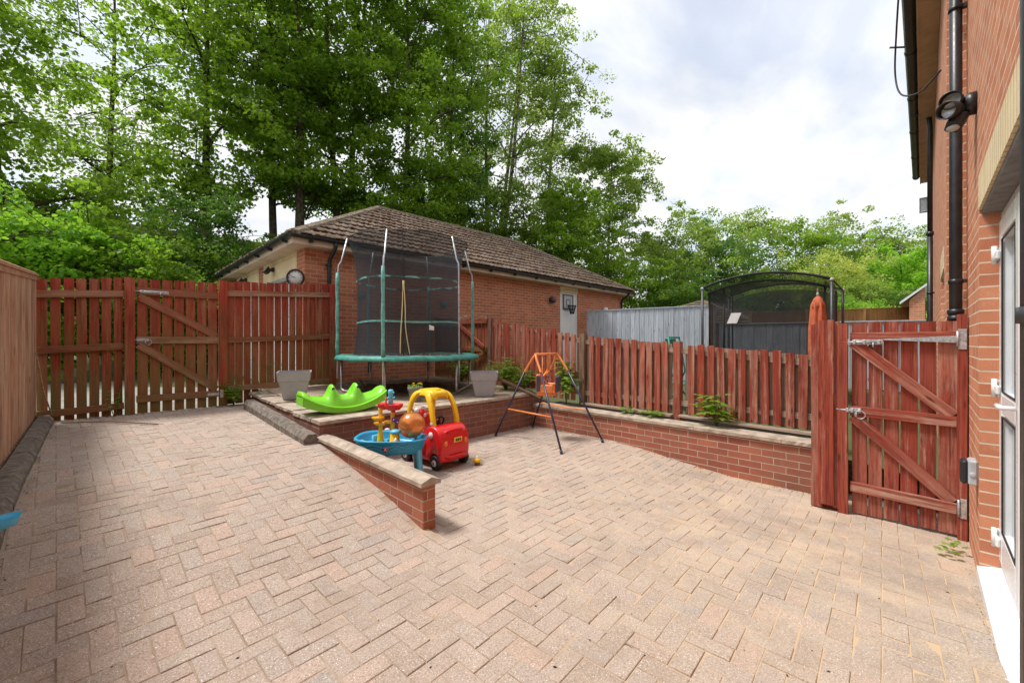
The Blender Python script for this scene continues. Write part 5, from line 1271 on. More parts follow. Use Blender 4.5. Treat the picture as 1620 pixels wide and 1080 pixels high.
# ------------------------------------------------------------------ water table
wt = thing('water_table', 'blue toy water table with red trays and yellow tower behind the low brick wall', 'water table', (2.12, 3.90, -.003), R(-45))
def ov(r_, z, sq_=.8):
    o_ = []
    for k in range(48):
        a = 2*math.pi*k/48; c, s_ = math.cos(a), math.sin(a); bulge = 1+.05*math.cos(3*a)
        o_.append((.36*r_*bulge*math.copysign(abs(c)**sq_, c), .255*r_*bulge*math.copysign(abs(s_)**sq_, s_), z-.012*c))
    return o_
mb = MB(); mb.loft([ov(.70, .255), ov(.80, .262), ov(.90, .30), ov(.95, .375), ov(1.0, .388), ov(1.01, .40), ov(.985, .408), ov(.93, .404), ov(.90, .39), ov(.86, .33), ov(.80, .315), ov(.3, .312)]); bs = mb.build('basin', 'toy_blue', wt)
mb = MB()
for off in (0, .035):
    pts = []
    for k in range(30):
        a = R(222+k*3.6); p = ov(.955, .335)[0]; c, s_ = math.cos(a), math.sin(a); b_ = 1+.05*math.cos(3*a); rr = .925+(.035 if off == 0 else -.012)
        pts.append((.36*rr*b_*math.copysign(abs(c)**.8, c)*1.008, .255*rr*b_*math.copysign(abs(s_)**.8, s_)*1.008, .355-off-.012*c+.012*math.sin(k*.8)-abs(k-15)*-.0005))
    mb.tube(pts, .003, 5)
mb.build('wave_line', 'toy_skyblue', bs)
for (x, y) in ((.315, -.05), (-.26, -.12), (-.20, .15), (.22, .16)):
    mb = MB(); a = math.atan2(y, x); Tm = Matrix.Translation((x, y, 0)) @ Matrix.Rotation(a, 4, 'Z'); rings = []
    for (z, w_, o_) in ((0, .046, .028), (.03, .04, .012), (.15, .038, -.002), (.30, .05, -.01), (.385, .055, -.012)):
        rings.append([tuple(Tm @ Vector((o_+.018*math.copysign(abs(math.cos(t_))**.5, math.cos(t_)), w_*math.copysign(abs(math.sin(t_))**.5, math.sin(t_)), z))) for t_ in [2*math.pi*k/16 for k in range(16)]])
    mb.loft(rings); mb.build('leg', 'toy_skyblue', wt)
def lgz(mb, r_, x, y, z, d=.006): mb.lathe([(r_, 0), (r_, d), (.0005, d+.002)], 20, T=Matrix.Translation((x, y, z)) @ Matrix.Rotation(R(90), 4, 'X'), cap=False)
mb = MB(); lgz(mb, .026, .02, -.236, .325); em = mb.build('emblem', 'toy_red', bs)
mb = MB(); Tm = Matrix.Translation((.02, -.2445, .325)); mb.prism([(-.014, -.012), (-.002, .014), (.003, .014), (.014, -.012), (.008, -.012), (.0, .004), (-.007, -.012)], -.0015, T=Tm); mb.build('emblem_mark', 'toy_white', em)
# tower
mb = MB()
for x, y in ((-.13, .085), (.0, .075)): mb.lathe([(.045, .31), (.034, .35), (.021, .46), (.02, .66), (.026, .68)], 20, c=(x, y, 0))
mb.lathe([(.075, .31), (.072, .345), (.05, .36), (.046, .43), (.04, .44)], 24, c=(.05, -.02, 0)); mb.build('tower_posts', 'toy_yellow', wt)
mb = MB()
def scoop(c, r_, h, sx_=1.4): mb.lathe([(.02, -h*.6), (r_*.6, -h*.5), (r_*.9, 0), (r_, h*.5), (r_*.95, h*.55), (r_*.82, 0), (.01, -h*.35)], 24, c=c, sx=sx_)
scoop((-.15, .07, .57), .05, .035); scoop((-.13, .075, .515), .05, .03); scoop((-.03, .06, .54), .04, .03); mb.build('spill_chutes', 'toy_amber', wt)
mb = MB(); scoop((-.10, .09, .70), .055, .05, 1.2); scoop((.015, .06, .695), .082, .06, 1.25); mb.lathe([(.02, .64), (.02, .68)], 16, c=(.01, .07, 0)); mb.build('catch_trays', 'toy_red', wt)
mb = MB(); mb.lathe([(.022, .70), (.026, .74), (.018, .79), (.024, .82), (.03, .85), (.024, .875), (.001, .88)], 16, c=(-.02, .075, 0)); mb.ball((.012, .06, .845), .012, 8); mb.tube([(-.02, .075, .80), (.02, .05, .79), (.03, .04, .80)], .009, 8); mb.tube([(-.04, .075, .80), (-.055, .05, .77)], .009, 8); mb.build('pump_figure', 'toy_skyblue', wt)
mb = MB(); mb.tube([(-.055, .05, .69), (-.06, .04, .75), (-.055, .045, .80)], .008, 8); mb.build('pump_handle', 'toy_red', wt)
mb = MB()
for (x, z) in ((.035, .575), (.075, .55)):
    for k in range(5): a = k*1.2566; mb.ball((x+.018*math.cos(a), -.0, z+.018*math.sin(a)), .012, 8, (1, .6, 1))
mb.build('spinner', 'toy_purple', wt)
mb = MB(); 
for (x, z) in ((.035, .575), (.075, .55)): mb.ball((x, -.01, z), .007, 8)
mb.ball((-.03, -.01, .475), .022, 12, (1.3, 1, .6)); mb.build('spinner_hub', 'toy_white', wt)
mb = MB(); mb.lathe([(.015, .44), (.055, .445), (.06, .46), (.035, .475), (.001, .478)], 20, c=(.06, -.02, 0)); mb.tube([(-.06, .1, .33), (.0, .11, .335), (.06, .09, .33)], .018, 8); mb.build('spout_cap', 'toy_skyblue', wt)
sp_ = thing('toy_spoon', 'cream toy scoop lying in the left side of the blue water table', 'toy', (1.93, 3.97, .325), R(-30))
mb = MB(); mb.lathe([(.001, 0), (.03, .002), (.036, .02), (.032, .02), (.027, .008), (.001, .006)], 20, sx=1.3, cap=False); mb.build('bowl', 'tan_plastic', sp_)
mb = MB(); mb.tube([(-.04, 0, .018), (-.09, -.01, .04), (-.15, -.02, .075)], .009, 8); mb.build('handle', 'tan_plastic', sp_)
bt_ = thing('toy_boat', 'small red and white toy boat beside the copper ball in the water table', 'toy', (2.10, 3.76, .325), R(10))
mb = MB(); mb.lathe([(.03, 0), (.045, .012), (.048, .03), (.04, .03), (.035, .015)], 16, sx=1.7); mb.build('hull', 'toy_red', bt_)
mb = MB(); mb.lathe([(.018, .03), (.018, .06), (.004, .085)], 12); mb.build('cabin', 'toy_white', bt_)
b_ = thing('ball', 'shiny copper coloured ball resting on the blue water table', 'ball', (2.28, 3.755, .515))
mb = MB(); mb.ball((0, 0, 0), .135, 40); mb.build('skin', 'ball_copper', b_)
mb = MB(); mb.lathe([(.010, .132), (.009, .139), (.001, .14)], 12, cap=False); mb.build('valve', 'toy_amber', b_)
# cupcake toy on the paving
cu = thing('toy_cupcake', 'tiny yellow and brown toy cupcake lying on the paving in front of the ride-on car', 'toy', (2.97, 3.52, .0))
mb = MB(); mb.lathe([(.022, 0), (.026, .004), (.034, .038)], 20); mb.build('cup', 'cupcake_brown', cu)
mb = MB(); mb.lathe([(.037, .036), (.043, .05), (.04, .065), (.028, .078), (.01, .086)], 12); mb.build('icing', 'toy_yellow', cu)
mb = MB(); mb.ball((0, 0, .088), .016, 10); mb.build('topping', 'toy_white', cu)

# ------------------------------------------------------------------ toddler swing
sg_ = thing('toddler_swing', 'orange and navy folding toddler swing frame in the patio corner', 'swing', (4.45, 3.8, 0))
feet = [Vector((4.08, 4.42)), Vector((4.93, 4.46)), Vector((3.99, 3.13)), Vector((4.86, 3.10))]
apx = [Vector((4.25, 3.80)), Vector((4.74, 3.80))]; ZA = 1.20
def P3(v, z): return Vector((v.x-4.45, v.y-3.8, z))
def leg(f, a_, name='leg'):
    gz = G(f.x, f.y); F0 = P3(f, gz+.012); kn = P3(a_+(f-a_)*.24, .965)
    mb = MB(); mb.tube([F0, kn], .0135, 12); l_ = mb.build(name, 'swing_navy', sg_)
    mb = MB(); mb.tube([F0-Vector((0, 0, .012)), F0+(kn-F0)*.03], .019, 12); mb.build('foot_cap', 'swing_navy', l_)
    top = P3(a_, ZA); 
    mb = MB(); mb.tube(smooth_pts([kn-(top-kn)*.04, kn+(top-kn)*.35, top+(kn-top)*.22, top+Vector((.02 if a_ == apx[0] else -.02, 0, 0))], 5), .0155, 12); mb.build('upper_tube', 'swing_orange', sg_)
    return F0, kn
F = [leg(feet[0], apx[0]), leg(feet[1], apx[1]), leg(feet[2], apx[0]), leg(feet[3], apx[1])]
mb = MB(); mb.tube([P3(apx[0], ZA), P3(apx[1], ZA)], .0165, 12); mb.build('top_bar', 'swing_orange', sg_)
for i, j in ((0, 2), (1, 3)):
    mb = MB(); p = F[i][0]+(F[i][1]-F[i][0])*.42; q = F[j][0]+(F[j][1]-F[j][0])*.42; mb.tube([p, q], .011, 10); mb.build('cross_bar', 'swing_orange', sg_)
# seat and ropes
mb = MB(); Ts = Matrix.Translation((.04, -.02, .62)) @ Matrix.Rotation(R(25), 4, 'Z')
def sbox(*a, b=.015): mb.box(*a, b=b, T=Ts)
sbox(-.13, -.12, 0, .13, .12, .05); sbox(-.14, .09, .04, .14, .13, .30); sbox(-.15, -.12, .04, -.12, .12, .16); sbox(.12, -.12, .04, .15, .12, .16); mb.tube([Ts @ Vector((-.13, -.13, .17)), Ts @ Vector((.13, -.13, .17))], .02, 10); mb.tube([Ts @ Vector((0, -.12, .03)), Ts @ Vector((0, -.135, .17))], .016, 8)
se = mb.build('seat', 'swing_orange', sg_)
mb = MB(); sbox(-.12, -.165, .05, .13, -.14, .27); sbox(-.155, .06, .06, -.142, .12, .28); mb.build('seat_pad', 'seat_navy', se)
mb = MB()
for x, y in ((-.14, -.1), (.14, -.1), (-.13, .1), (.13, .1)):
    mb.tube([Ts @ Vector((x, y, .14)), Vector((.02*(1 if x > 0 else -1)*5, 0, 1.0)) if False else Vector((.11 if x > 0 else -.05, 0, .86)), Vector((.09 if x > 0 else -.03, 0, ZA-.01))], .006, 6)
mb.build('rope', 'swing_orange', se)
mb = MB(); mb.tube(smooth_pts([(.0, .02, .88), (.07, .0, .98), (.05, -.02, 1.08), (.08, 0, ZA)]), .014, 8); mb.tube(smooth_pts([Ts @ Vector((-.14, -.02, .30)), Ts @ Vector((0, -.02, .33)), Ts @ Vector((.14, -.02, .28))]), .015, 8); mb.build('strap', 'toy_orange', se)

# plank, green pole, stick, slide lip, small things
t = thing('loose_plank', 'brown timber plank leaning from the terrace planter down to the brick wall coping', 'plank', (4.8, 4.6, .6))
plank('board', 'post_brown', t, (4.36, 4.92, .875), (5.12, 4.30, .400), .055, .03, (-.3, -.5, .8))
t = thing('garden_cane', 'thin dry cane leaning in the corner by the tan fence', 'cane', (-.5, 7.3, .4)); mb = MB(); mb.tube([(-.40, 7.1, .52), (-.47, 7.2, .8), (-.535, 7.3, 1.25)], .008, 6); mb.build('stem', 'litter', t, True)
t = thing('fallen_cane', 'thin cane lying on the paving in front of the back fence', 'cane', (0, 7.0, .4)); mb = MB(); mb.tube([(-.33, 7.2, G(-.3, 7.2)+.02), (.1, 6.95, G(.1, 6.95)+.02), (.48, 6.45, G(.48, 6.45)+.02)], .008, 6); mb.build('stem', 'litter', t, True)
t = thing('garden_pole', 'green pole propped between the picket fence and the gate post', 'pole', (5.3, .8, .35)); mb = MB(); mb.tube([(5.30, .80, .36), (5.34, .735, .62)], .018, 10); mb.build('shaft', 'teal', t, True)
t = thing('toy_windmill_pole', 'yellow, blue and white striped pole behind a gap in the picket fence', 'pole', (5.62, 3.83, .3)); t.name = 'striped_pole'
for (z0, z1, m_) in ((.42, .7, 'toy_white'), (.70, .86, 'toy_white'), (.861, 1.02, 'toy_blue'), (1.021, 1.36, 'toy_yellow'), (1.361, 1.42, 'toy_red')):
    mb = MB(); mb.tube([(5.62, 3.705, z0), (5.62, 3.705, z1)], .03, 12); mb.build('band', m_, t, True)
t = thing('toy_slide', 'blue end of a plastic toy slide just inside the left edge of the picture', 'toy slide', (-.32, 2.62, 0))
mb = MB()
rings = []
for k in range(7):
    s_ = k/6; x = -.46+.22*s_; y = 2.50+.16*s_; z = .66-.012*s_; r_ = .032*(1 if k < 6 else .8)
    rings.append([(x+r_*.3*math.sin(a), y+r_*math.cos(a), z+r_*math.sin(a)) for a in [2*math.pi*q/20 for q in range(20)]])
mb.loft(rings); mb.build('slide_lip', 'toy_blue', t, True)
mb = MB(); mb.tube([(-.46, 2.42, .62), (-.43, 2.40, .3), (-.43, 2.42, .03)], .022, 12); mb.tube([(-.52, 2.5, .62), (-.54, 2.55, .3), (-.53, 2.55, .03)], .022, 12); mb.tube([(-.43, 2.41, .3), (-.54, 2.55, .3)], .018, 10); mb.build('support', 'toy_orange', t, True)
# things behind the picket fence
t = thing('garden_chair', 'green folding chair top showing above the picket fence', 'chair', (6.9, 3.0, .25))
mb = MB(); mb.tube([(-.22, .2, 0), (-.22, -.1, .62), (-.22, .0, 1.20)], .014, 8); mb.tube([(.22, .2, 0), (.22, -.1, .62), (.22, .0, 1.20)], .014, 8); mb.tube([(-.22, 0, 1.20), (.22, 0, 1.20)], .016, 8); mb.tube([(-.22, -.3, 0), (-.22, .1, .45)], .014, 8); mb.tube([(.22, -.3, 0), (.22, .1, .45)], .014, 8); mb.build('frame', 'teal', t)
mb = MB(); mb.box(-.2, -.25, .42, .2, .15, .44, .005); mb.build('seat', 'teal', t); mb = MB(); mb.box(-.2, -.03, .75, .2, -.01, 1.18, .005, T=Matrix.Rotation(R(-4), 4, 'X')); mb.build('backrest', 'teal', t)
# ------------------------------------------------------------------ vegetation
def leaf_mesh(name, C, rad, nper, size, mat, parent, up=.55, tintbase=None, flat=.55, seed=0, droop=0.0):
    """C (n,3) clump centres, rad (n,) clump radii; leaf-sized folded kites through each clump"""
    g = np.random.default_rng(seed); n = len(C); N = n*nper
    c = np.repeat(C, nper, 0); r_ = np.repeat(rad, nper)
    d = g.normal(size=(N, 3)); d /= np.linalg.norm(d, axis=1, keepdims=True); u = g.random(N)**.45
    p = c+d*(u*r_)[:, None]*np.array([1, 1, flat])
    nr = g.normal(size=(N, 3))*.55+np.array([0, 0, up])+d*.35; nr /= np.linalg.norm(nr, axis=1, keepdims=True)
    a = g.normal(size=(N, 3)); a[:, 2] -= droop; a -= nr*(a*nr).sum(1)[:, None]; a /= np.linalg.norm(a, axis=1, keepdims=True)
    b = np.cross(nr, a); s = (size*g.uniform(.6, 1.3, N))[:, None]
    V = np.empty((N, 6, 3)); fold = nr*s*.12
    V[:, 0] = p-a*s*.5; V[:, 1] = p-a*s*.12+b*s*.46+fold; V[:, 2] = p+a*s*.22+b*s*.33+fold; V[:, 3] = p+a*s*.56; V[:, 4] = p+a*s*.22-b*s*.33+fold; V[:, 5] = p-a*s*.12-b*s*.46+fold
    me = bpy.data.meshes.new(name); me.vertices.add(N*6); me.vertices.foreach_set('co', V.astype(np.float32).ravel())
    # two quads per leaf, folded on the midrib
    base = (np.arange(N)*6)[:, None]; q = np.concatenate([base+np.array([[0, 1, 2, 3]]), base+np.array([[0, 3, 4, 5]])], 1).reshape(-1)
    me.loops.add(len(q)); me.loops.foreach_set('vertex_index', q.astype(np.int32))
    me.polygons.add(N*2); me.polygons.foreach_set('loop_start', np.arange(0, N*8, 4, dtype=np.int32)); me.polygons.foreach_set('loop_total', np.full(N*2, 4, np.int32))
    me.update(calc_edges=True)
    tb = (g.random(n)*.55+.12 if tintbase is None else tintbase)
    t = np.clip(np.repeat(tb, nper)+g.normal(size=N)*.13, 0, 1)
    at = me.attributes.new('tint', 'FLOAT', 'FACE'); at.data.foreach_set('value', np.repeat(t, 2).astype(np.float32))
    me.materials.append(M[mat]); o = bpy.data.objects.new(name, me); COL.objects.link(o)
    if parent is not None: o.parent = parent
    return o

DENS = 1.3
def make_tree(kind, label, loc, h, r, base, mat, bark, ncl, nper, leaf, trunk_r=.18, stems=1, lean=(0, 0), seed=1, clump=.55, shape=1.0, rz=0.0, group=None, flat=.55, limbs=16, shell=.38, up=.55, vis=1.0):
    """crown: ellipsoid from base to h with radius r, filled by sprays on real limbs"""
    g = np.random.default_rng(seed); rnd = random.Random(seed)
    t = thing(kind, label, 'tree', loc, rz, group)
    trunks = []
    for s_ in range(stems):
        a = 2*math.pi*(s_+rnd.random()*.4)/max(1, stems); sp = (r*.35 if stems > 1 else 0)
        pts = []
        K = 9; ph = rnd.random()*6
        for k in range(K):
            f = k/(K-1); pts.append(Vector((lean[0]*f+sp*f*math.cos(a)+.10*math.sin(ph+f*5)*min(1, h/12)*2*f, lean[1]*f+sp*f*math.sin(a)+.10*math.cos(ph*1.3+f*4)*2*f, h*.93*f)))
        rr = [trunk_r*(1 if stems == 1 else .75)*(1-.86*(k/(K-1)))**1.0*(1.25 if k == 0 else 1) for k in range(K)]
        trunks.append((pts, rr))
    mb = MB()
    for pts, rr in trunks: mb.tube(smooth_pts(pts, 3), [rr[min(len(rr)-1, i//3)]*(1-(i % 3)/3)+rr[min(len(rr)-1, i//3+1)]*((i % 3)/3) for i in range((len(pts)-1)*3+1)], 9)
    mb.build('trunk', bark, t)
    # boughs: each carries several sprays
    nb = limbs*stems; boughs = []; mbl = MB()
    for k in range(nb):
        pts, rr = trunks[k % stems]; f = base/h*.8+(1-base/h*.8)*((k//stems)+rnd.random())/(limbs); f = min(.97, f)
        i = f*(len(pts)-1); i0 = int(i); A = pts[i0].lerp(pts[min(len(pts)-1, i0+1)], i-i0)
        zc = (A.z-base)/(h-base); wr = r*shape*math.sqrt(max(.06, 1-(2*max(0, min(1, zc))-1)**2*.92))
        az = rnd.random()*6.283; L = wr*rnd.uniform(.55, 1.0); up_ = L*rnd.uniform(.15, .8)
        B = A+Vector((math.cos(az)*L, math.sin(az)*L, up_)); B.z = min(B.z, h)
        m1 = A.lerp(B, .35)+Vector((0, 0, L*.10)); m2 = A.lerp(B, .7)+Vector((rnd.uniform(-.1, .1)*L, rnd.uniform(-.1, .1)*L, L*.06))
        br = max(.02, rr[min(len(rr)-1, i0)]*.45); mbl.tube(smooth_pts([A, m1, m2, B], 3), [br*(1-.09*q) for q in range(10)], 5, cap=False)
        boughs.append((A, m1, m2, B))
    ncl = int(ncl*DENS); C = []; R_ = []; tb = []
    for k in range(ncl):
        A, m1, m2, B = boughs[rnd.randrange(nb)]; f = rnd.random()**.55
        q = (A.lerp(m1, f*3) if f < .33 else m1.lerp(m2, (f-.33)*3) if f < .66 else m2.lerp(B, (f-.66)*3))
        sp = r*.26; c = q+Vector((rnd.gauss(0, sp), rnd.gauss(0, sp), rnd.gauss(0, sp*.7)))
        if c.z < base-.3: c.z = base+rnd.random()*.6
        C.append(tuple(c)); R_.append(clump*rnd.uniform(.55, 1.25)); tb.append(min(.9, max(.05, rnd.gauss(.42, .17))))
        if rnd.random() < .45: mbl.tube([q, q.lerp(c, .5)+Vector((0, 0, .05)), c], [.012*max(1, h/9), .009*max(1, h/9), .005], 4, cap=False)
    mbl.build('limbs', bark, t)
    leaf_mesh('crown', np.array(C), np.array(R_), int(nper*1.3), leaf*.76, mat, t, up=up, tintbase=np.array(tb), seed=seed, flat=flat)
    return t

def polar(px, depth):
    """ground position seen in that direction of the photograph at that distance"""
    t = depth/650*.70711; return ((650+px-810)*t, (650-px+810)*t)
def gz_(x, y): return .36+min(4.0, max(0, y-14)*.22) if y > 7.6 else .25
TG = 'tall trees behind the garage'
RT = 'trees of the belt beyond the far gardens'
def tree_at(px, depth, **k):
    x, y = polar(px, depth); z = gz_(x, y)-.2; top = k.pop('top'); h = top*depth/650+EYE-z
    kind = k.pop('kind', 'broadleaf_tree'); label = k.pop('label'); k['group'] = TG if px < 1000 else RT
    if px < 700: k['ncl'] = int(k['ncl']*1.3)
    return make_tree(kind, label, (x, y, z), h, k.pop('r')*depth/650, max(.6, k.pop('base')*depth/650+EYE-z), k.pop('mat'), k.pop('bark', 'bark'), k.pop('ncl'), k.pop('nper'), k.pop('leaf'), **k)

DENS = 1.3
# px, depth, top (px above horizon), r (px), base (px above horizon)
tree_at(25, 13, top=640, r=170, base=150, mat='leaf_syc', ncl=230, nper=46, leaf=.17, trunk_r=.24, lean=(-.9, .4), seed=11, limbs=18, clump=.62, label='leaning sycamore at the far left edge, its trunk rising over the shrubs')
tree_at(175, 22, top=640, r=150, base=250, mat='leaf_syc', ncl=170, nper=40, leaf=.19, trunk_r=.2, seed=12, clump=.7, limbs=14, label='thin sycamore with sparse crown between the leftmost tree and the forked one')
tree_at(336, 16.5, top=700, r=150, base=235, mat='leaf_syc', ncl=200, nper=44, leaf=.18, trunk_r=.21, lean=(-.4, .3), seed=13, limbs=15, clump=.62, label='tall sycamore with a long bare trunk left of the garage roof')
tree_at(440, 18, top=700, r=115, base=260, mat='leaf_syc', ncl=190, nper=44, leaf=.18, trunk_r=.2, lean=(-.5, .2), seed=14, label='slim leaning sycamore over the left end of the garage roof')
tree_at(472, 17, top=700, r=135, base=240, mat='leaf_syc', ncl=220, nper=46, leaf=.18, trunk_r=.24, seed=15, clump=.6, label='stout dark sycamore standing right behind the garage roof corner')
tree_at(545, 19, top=720, r=150, base=215, mat='leaf_syc', ncl=300, nper=48, leaf=.18, trunk_r=.26, stems=2, seed=16, limbs=12, clump=.62, label='twin stemmed sycamore rising behind the garage roof peak')
tree_at(640, 18, top=640, r=125, base=190, mat='leaf_syc', ncl=320, nper=50, leaf=.17, trunk_r=.2, seed=17, limbs=20, clump=.58, label='dense bright sycamore behind the middle of the garage roof')
tree_at(712, 21, top=600, r=85, base=200, mat='leaf_dark', ncl=170, nper=42, leaf=.18, trunk_r=.16, seed=18, label='narrow tree between the dense sycamore and the tall ash')
tree_at(775, 24, top=575, r=125, base=165, mat='leaf_ash', bark='bark_pale', ncl=470, nper=46, leaf=.17, trunk_r=.24, stems=3, lean=(1.0, -1.0), seed=19, limbs=12, clump=.62, shape=1.0, label='tall airy ash with several pale stems, highest tree beside the open sky')
tree_at(862, 25, top=480, r=72, base=130, mat='leaf_ash', bark='bark_pale', ncl=260, nper=46, leaf=.17, trunk_r=.18, lean=(.3, -.3), seed=20, limbs=16, clump=.6, label='pale green ash leaning against the right flank of the tallest ash')
tree_at(962, 26, top=322, r=66, base=60, mat='leaf_ash', ncl=300, nper=48, leaf=.17, trunk_r=.16, seed=21, limbs=18, clump=.58, label='rounded green tree above the right end of the garage roof')
tree_at(905, 22, top=230, r=80, base=45, mat='leaf_syc', ncl=220, nper=46, leaf=.16, trunk_r=.12, seed=22, clump=.5, label='small dark green tree tucked behind the garage eave')
tree_at(1085, 30, top=232, r=34, base=100, mat='leaf_ash', ncl=60, nper=40, leaf=.18, trunk_r=.1, seed=23, clump=.5, label='wispy sapling top standing out above the right tree line')
tree_at(1065, 26, top=178, r=75, base=10, mat='leaf_ash', ncl=230, nper=46, leaf=.16, trunk_r=.12, seed=24, clump=.55, label='pale feathery tree just right of the garage roof end')
tree_at(1125, 28, top=165, r=68, base=-10, mat='leaf_dark', ncl=230, nper=44, leaf=.17, trunk_r=.14, seed=25, clump=.6, label='dark green bushy tree above the left arch end of the black trampoline')
tree_at(1190, 36, top=205, r=62, base=20, mat='leaf_ash', ncl=220, nper=42, leaf=.2, trunk_r=.16, seed=26, clump=.75, label='highest rounded tree of the right hand belt')
tree_at(1255, 34, top=180, r=62, base=-5, mat='leaf_syc', ncl=220, nper=42, leaf=.2, trunk_r=.16, seed=27, clump=.7, label='mid green tree behind the middle of the black trampoline')
tree_at(1300, 40, top=192, r=60, base=40, mat='leaf_ash', ncl=200, nper=42, leaf=.22, trunk_r=.16, seed=28, clump=.8, label='far pale crown rising behind the parasol')
tree_at(1325, 28, top=135, r=60, base=-15, mat='leaf_yellow', ncl=220, nper=44, leaf=.15, trunk_r=.1, seed=29, clump=.5, flat=.9, up=.1, label='yellowish willow like tree right of the folded parasol')
tree_at(1395, 38, top=172, r=64, base=15, mat='leaf_ash', ncl=240, nper=42, leaf=.2, trunk_r=.16, seed=30, clump=.75, label='broad pale tree top next to the far house wall')
tree_at(1425, 30, top=135, r=62, base=-5, mat='leaf_bright', ncl=240, nper=46, leaf=.18, trunk_r=.14, seed=31, clump=.6, label='bright green tree beside the house drainpipes')
tree_at(1375, 26, top=85, r=60, base=-15, mat='leaf_ash', ncl=190, nper=44, leaf=.14, trunk_r=.1, seed=32, clump=.5, label='low greyish green tree above the orange fence')
tree_at(1480, 42, top=170, r=62, base=0, mat='leaf_ash', ncl=180, nper=42, leaf=.2, trunk_r=.16, seed=33, clump=.8, label='tree behind the far brick gable')
# trees and shrubs that close the view between the trunks and the fences
def shrub_at(px, depth, top, r, mat, ncl, nper, leaf, seed, label, clump=.38, kind='shrub', base=-60, dz=0):
    x, y = polar(px, depth); z = gz_(x, y)-.15; h = top*depth/650+EYE-z
    t = make_tree(kind, label, (x, y, z), h, r*depth/650, .35, mat, 'bark', ncl, nper, leaf, trunk_r=.05, stems=3, seed=seed, clump=clump, limbs=8, shape=1.15, up=.45)
    t['category'] = 'shrub'; t['group'] = 'shrubs behind the fences'; return t
shrub_at(-45, 9.2, 190, 110, 'leaf_bright', 170, 46, .13, 41, 'bright leafy shrub behind the top of the tan fence')
shrub_at(65, 10, 175, 105, 'leaf_bright', 200, 48, .13, 42, 'bright green shrub directly behind the left fence panel')
shrub_at(165, 11.5, 165, 95, 'leaf_syc', 190, 48, .14, 43, 'green shrub over the back gate')
shrub_at(250, 11, 130, 70, 'leaf_syc', 150, 46, .12, 44, 'low dark shrub between the gate and the garage gutter')
shrub_at(335, 13.5, 215, 78, 'leaf_dark', 170, 46, .12, 45, 'dark feathery shrub in front of the long bare trunk')
shrub_at(410, 17.5, 170, 60, 'leaf_bright', 120, 42, .14, 46, 'yellow green shrub showing over the garage gutter')
shrub_at(20, 15, 260, 110, 'leaf_syc', 170, 46, .16, 47, 'large shrub mass under the leaning sycamore')
shrub_at(230, 17, 220, 90, 'leaf_syc', 150, 44, .15, 48, 'loose green shrub in the gap of sky left of the bare trunk', clump=.45)
shrub_at(560, 23, 205, 85, 'leaf_dark', 170, 44, .17, 49, 'dark shrub under the trees behind the roof peak', clump=.6)
shrub_at(700, 25, 185, 85, 'leaf_syc', 170, 44, .17, 50, 'shrub under the trees behind the middle of the roof', clump=.6)
shrub_at(820, 26, 170, 85, 'leaf_ash', 170, 44, .17, 51, 'shrub at the foot of the pale ash stems', clump=.6)
shrub_at(1015, 22, 110, 70, 'leaf_syc', 170, 46, .14, 52, 'shrub above the grey fence by the garage end', clump=.5)
shrub_at(1100, 22, 75, 75, 'leaf_dark', 170, 46, .14, 53, 'dark hedge like shrub above the grey fence', clump=.5)
shrub_at(1215, 27, 90, 75, 'leaf_ash', 170, 44, .15, 54, 'pale shrub behind the black trampoline net', clump=.55)
shrub_at(1300, 24, 60, 60, 'leaf_dark', 130, 44, .13, 55, 'shrub behind the far brown fence near the parasol', clump=.5)
shrub_at(1400, 21.5, 50, 38, 'leaf_yellow', 80, 40, .12, 56, 'yellow flowering shrub over the orange fence', clump=.35)
shrub_at(1355, 22, 66, 34, 'leaf_bright', 80, 40, .12, 57, 'lime green shrub over the orange fence right of the trampoline pole', clump=.35)
shrub_at(1455, 25, 80, 40, 'leaf_dark', 100, 42, .13, 58, 'dark shrub beside the far brick gable', clump=.45)
# distant wood that reads as one mass
g = np.random.default_rng(99); C = []; R_ = []
for k in range(900):
    px = g.uniform(-250, 1560); dep = g.uniform(44, 56); x, y = polar(px, dep); top = 150 if px > 1000 else 130
    C.append((x, y, g.uniform(1.0, 1.38+top/650*dep*(.8+.2*math.sin(px*.02))))); R_.append(g.uniform(1.0, 1.8))
o = leaf_mesh('far_woodland', np.array(C), np.array(R_), 55, .42, 'leaf_dark', None, seed=5, tintbase=g.uniform(.3, .85, 900)); tag(o, 'dark mass of distant woodland filling the gaps low between the nearer trunks', 'woodland', kind='stuff')

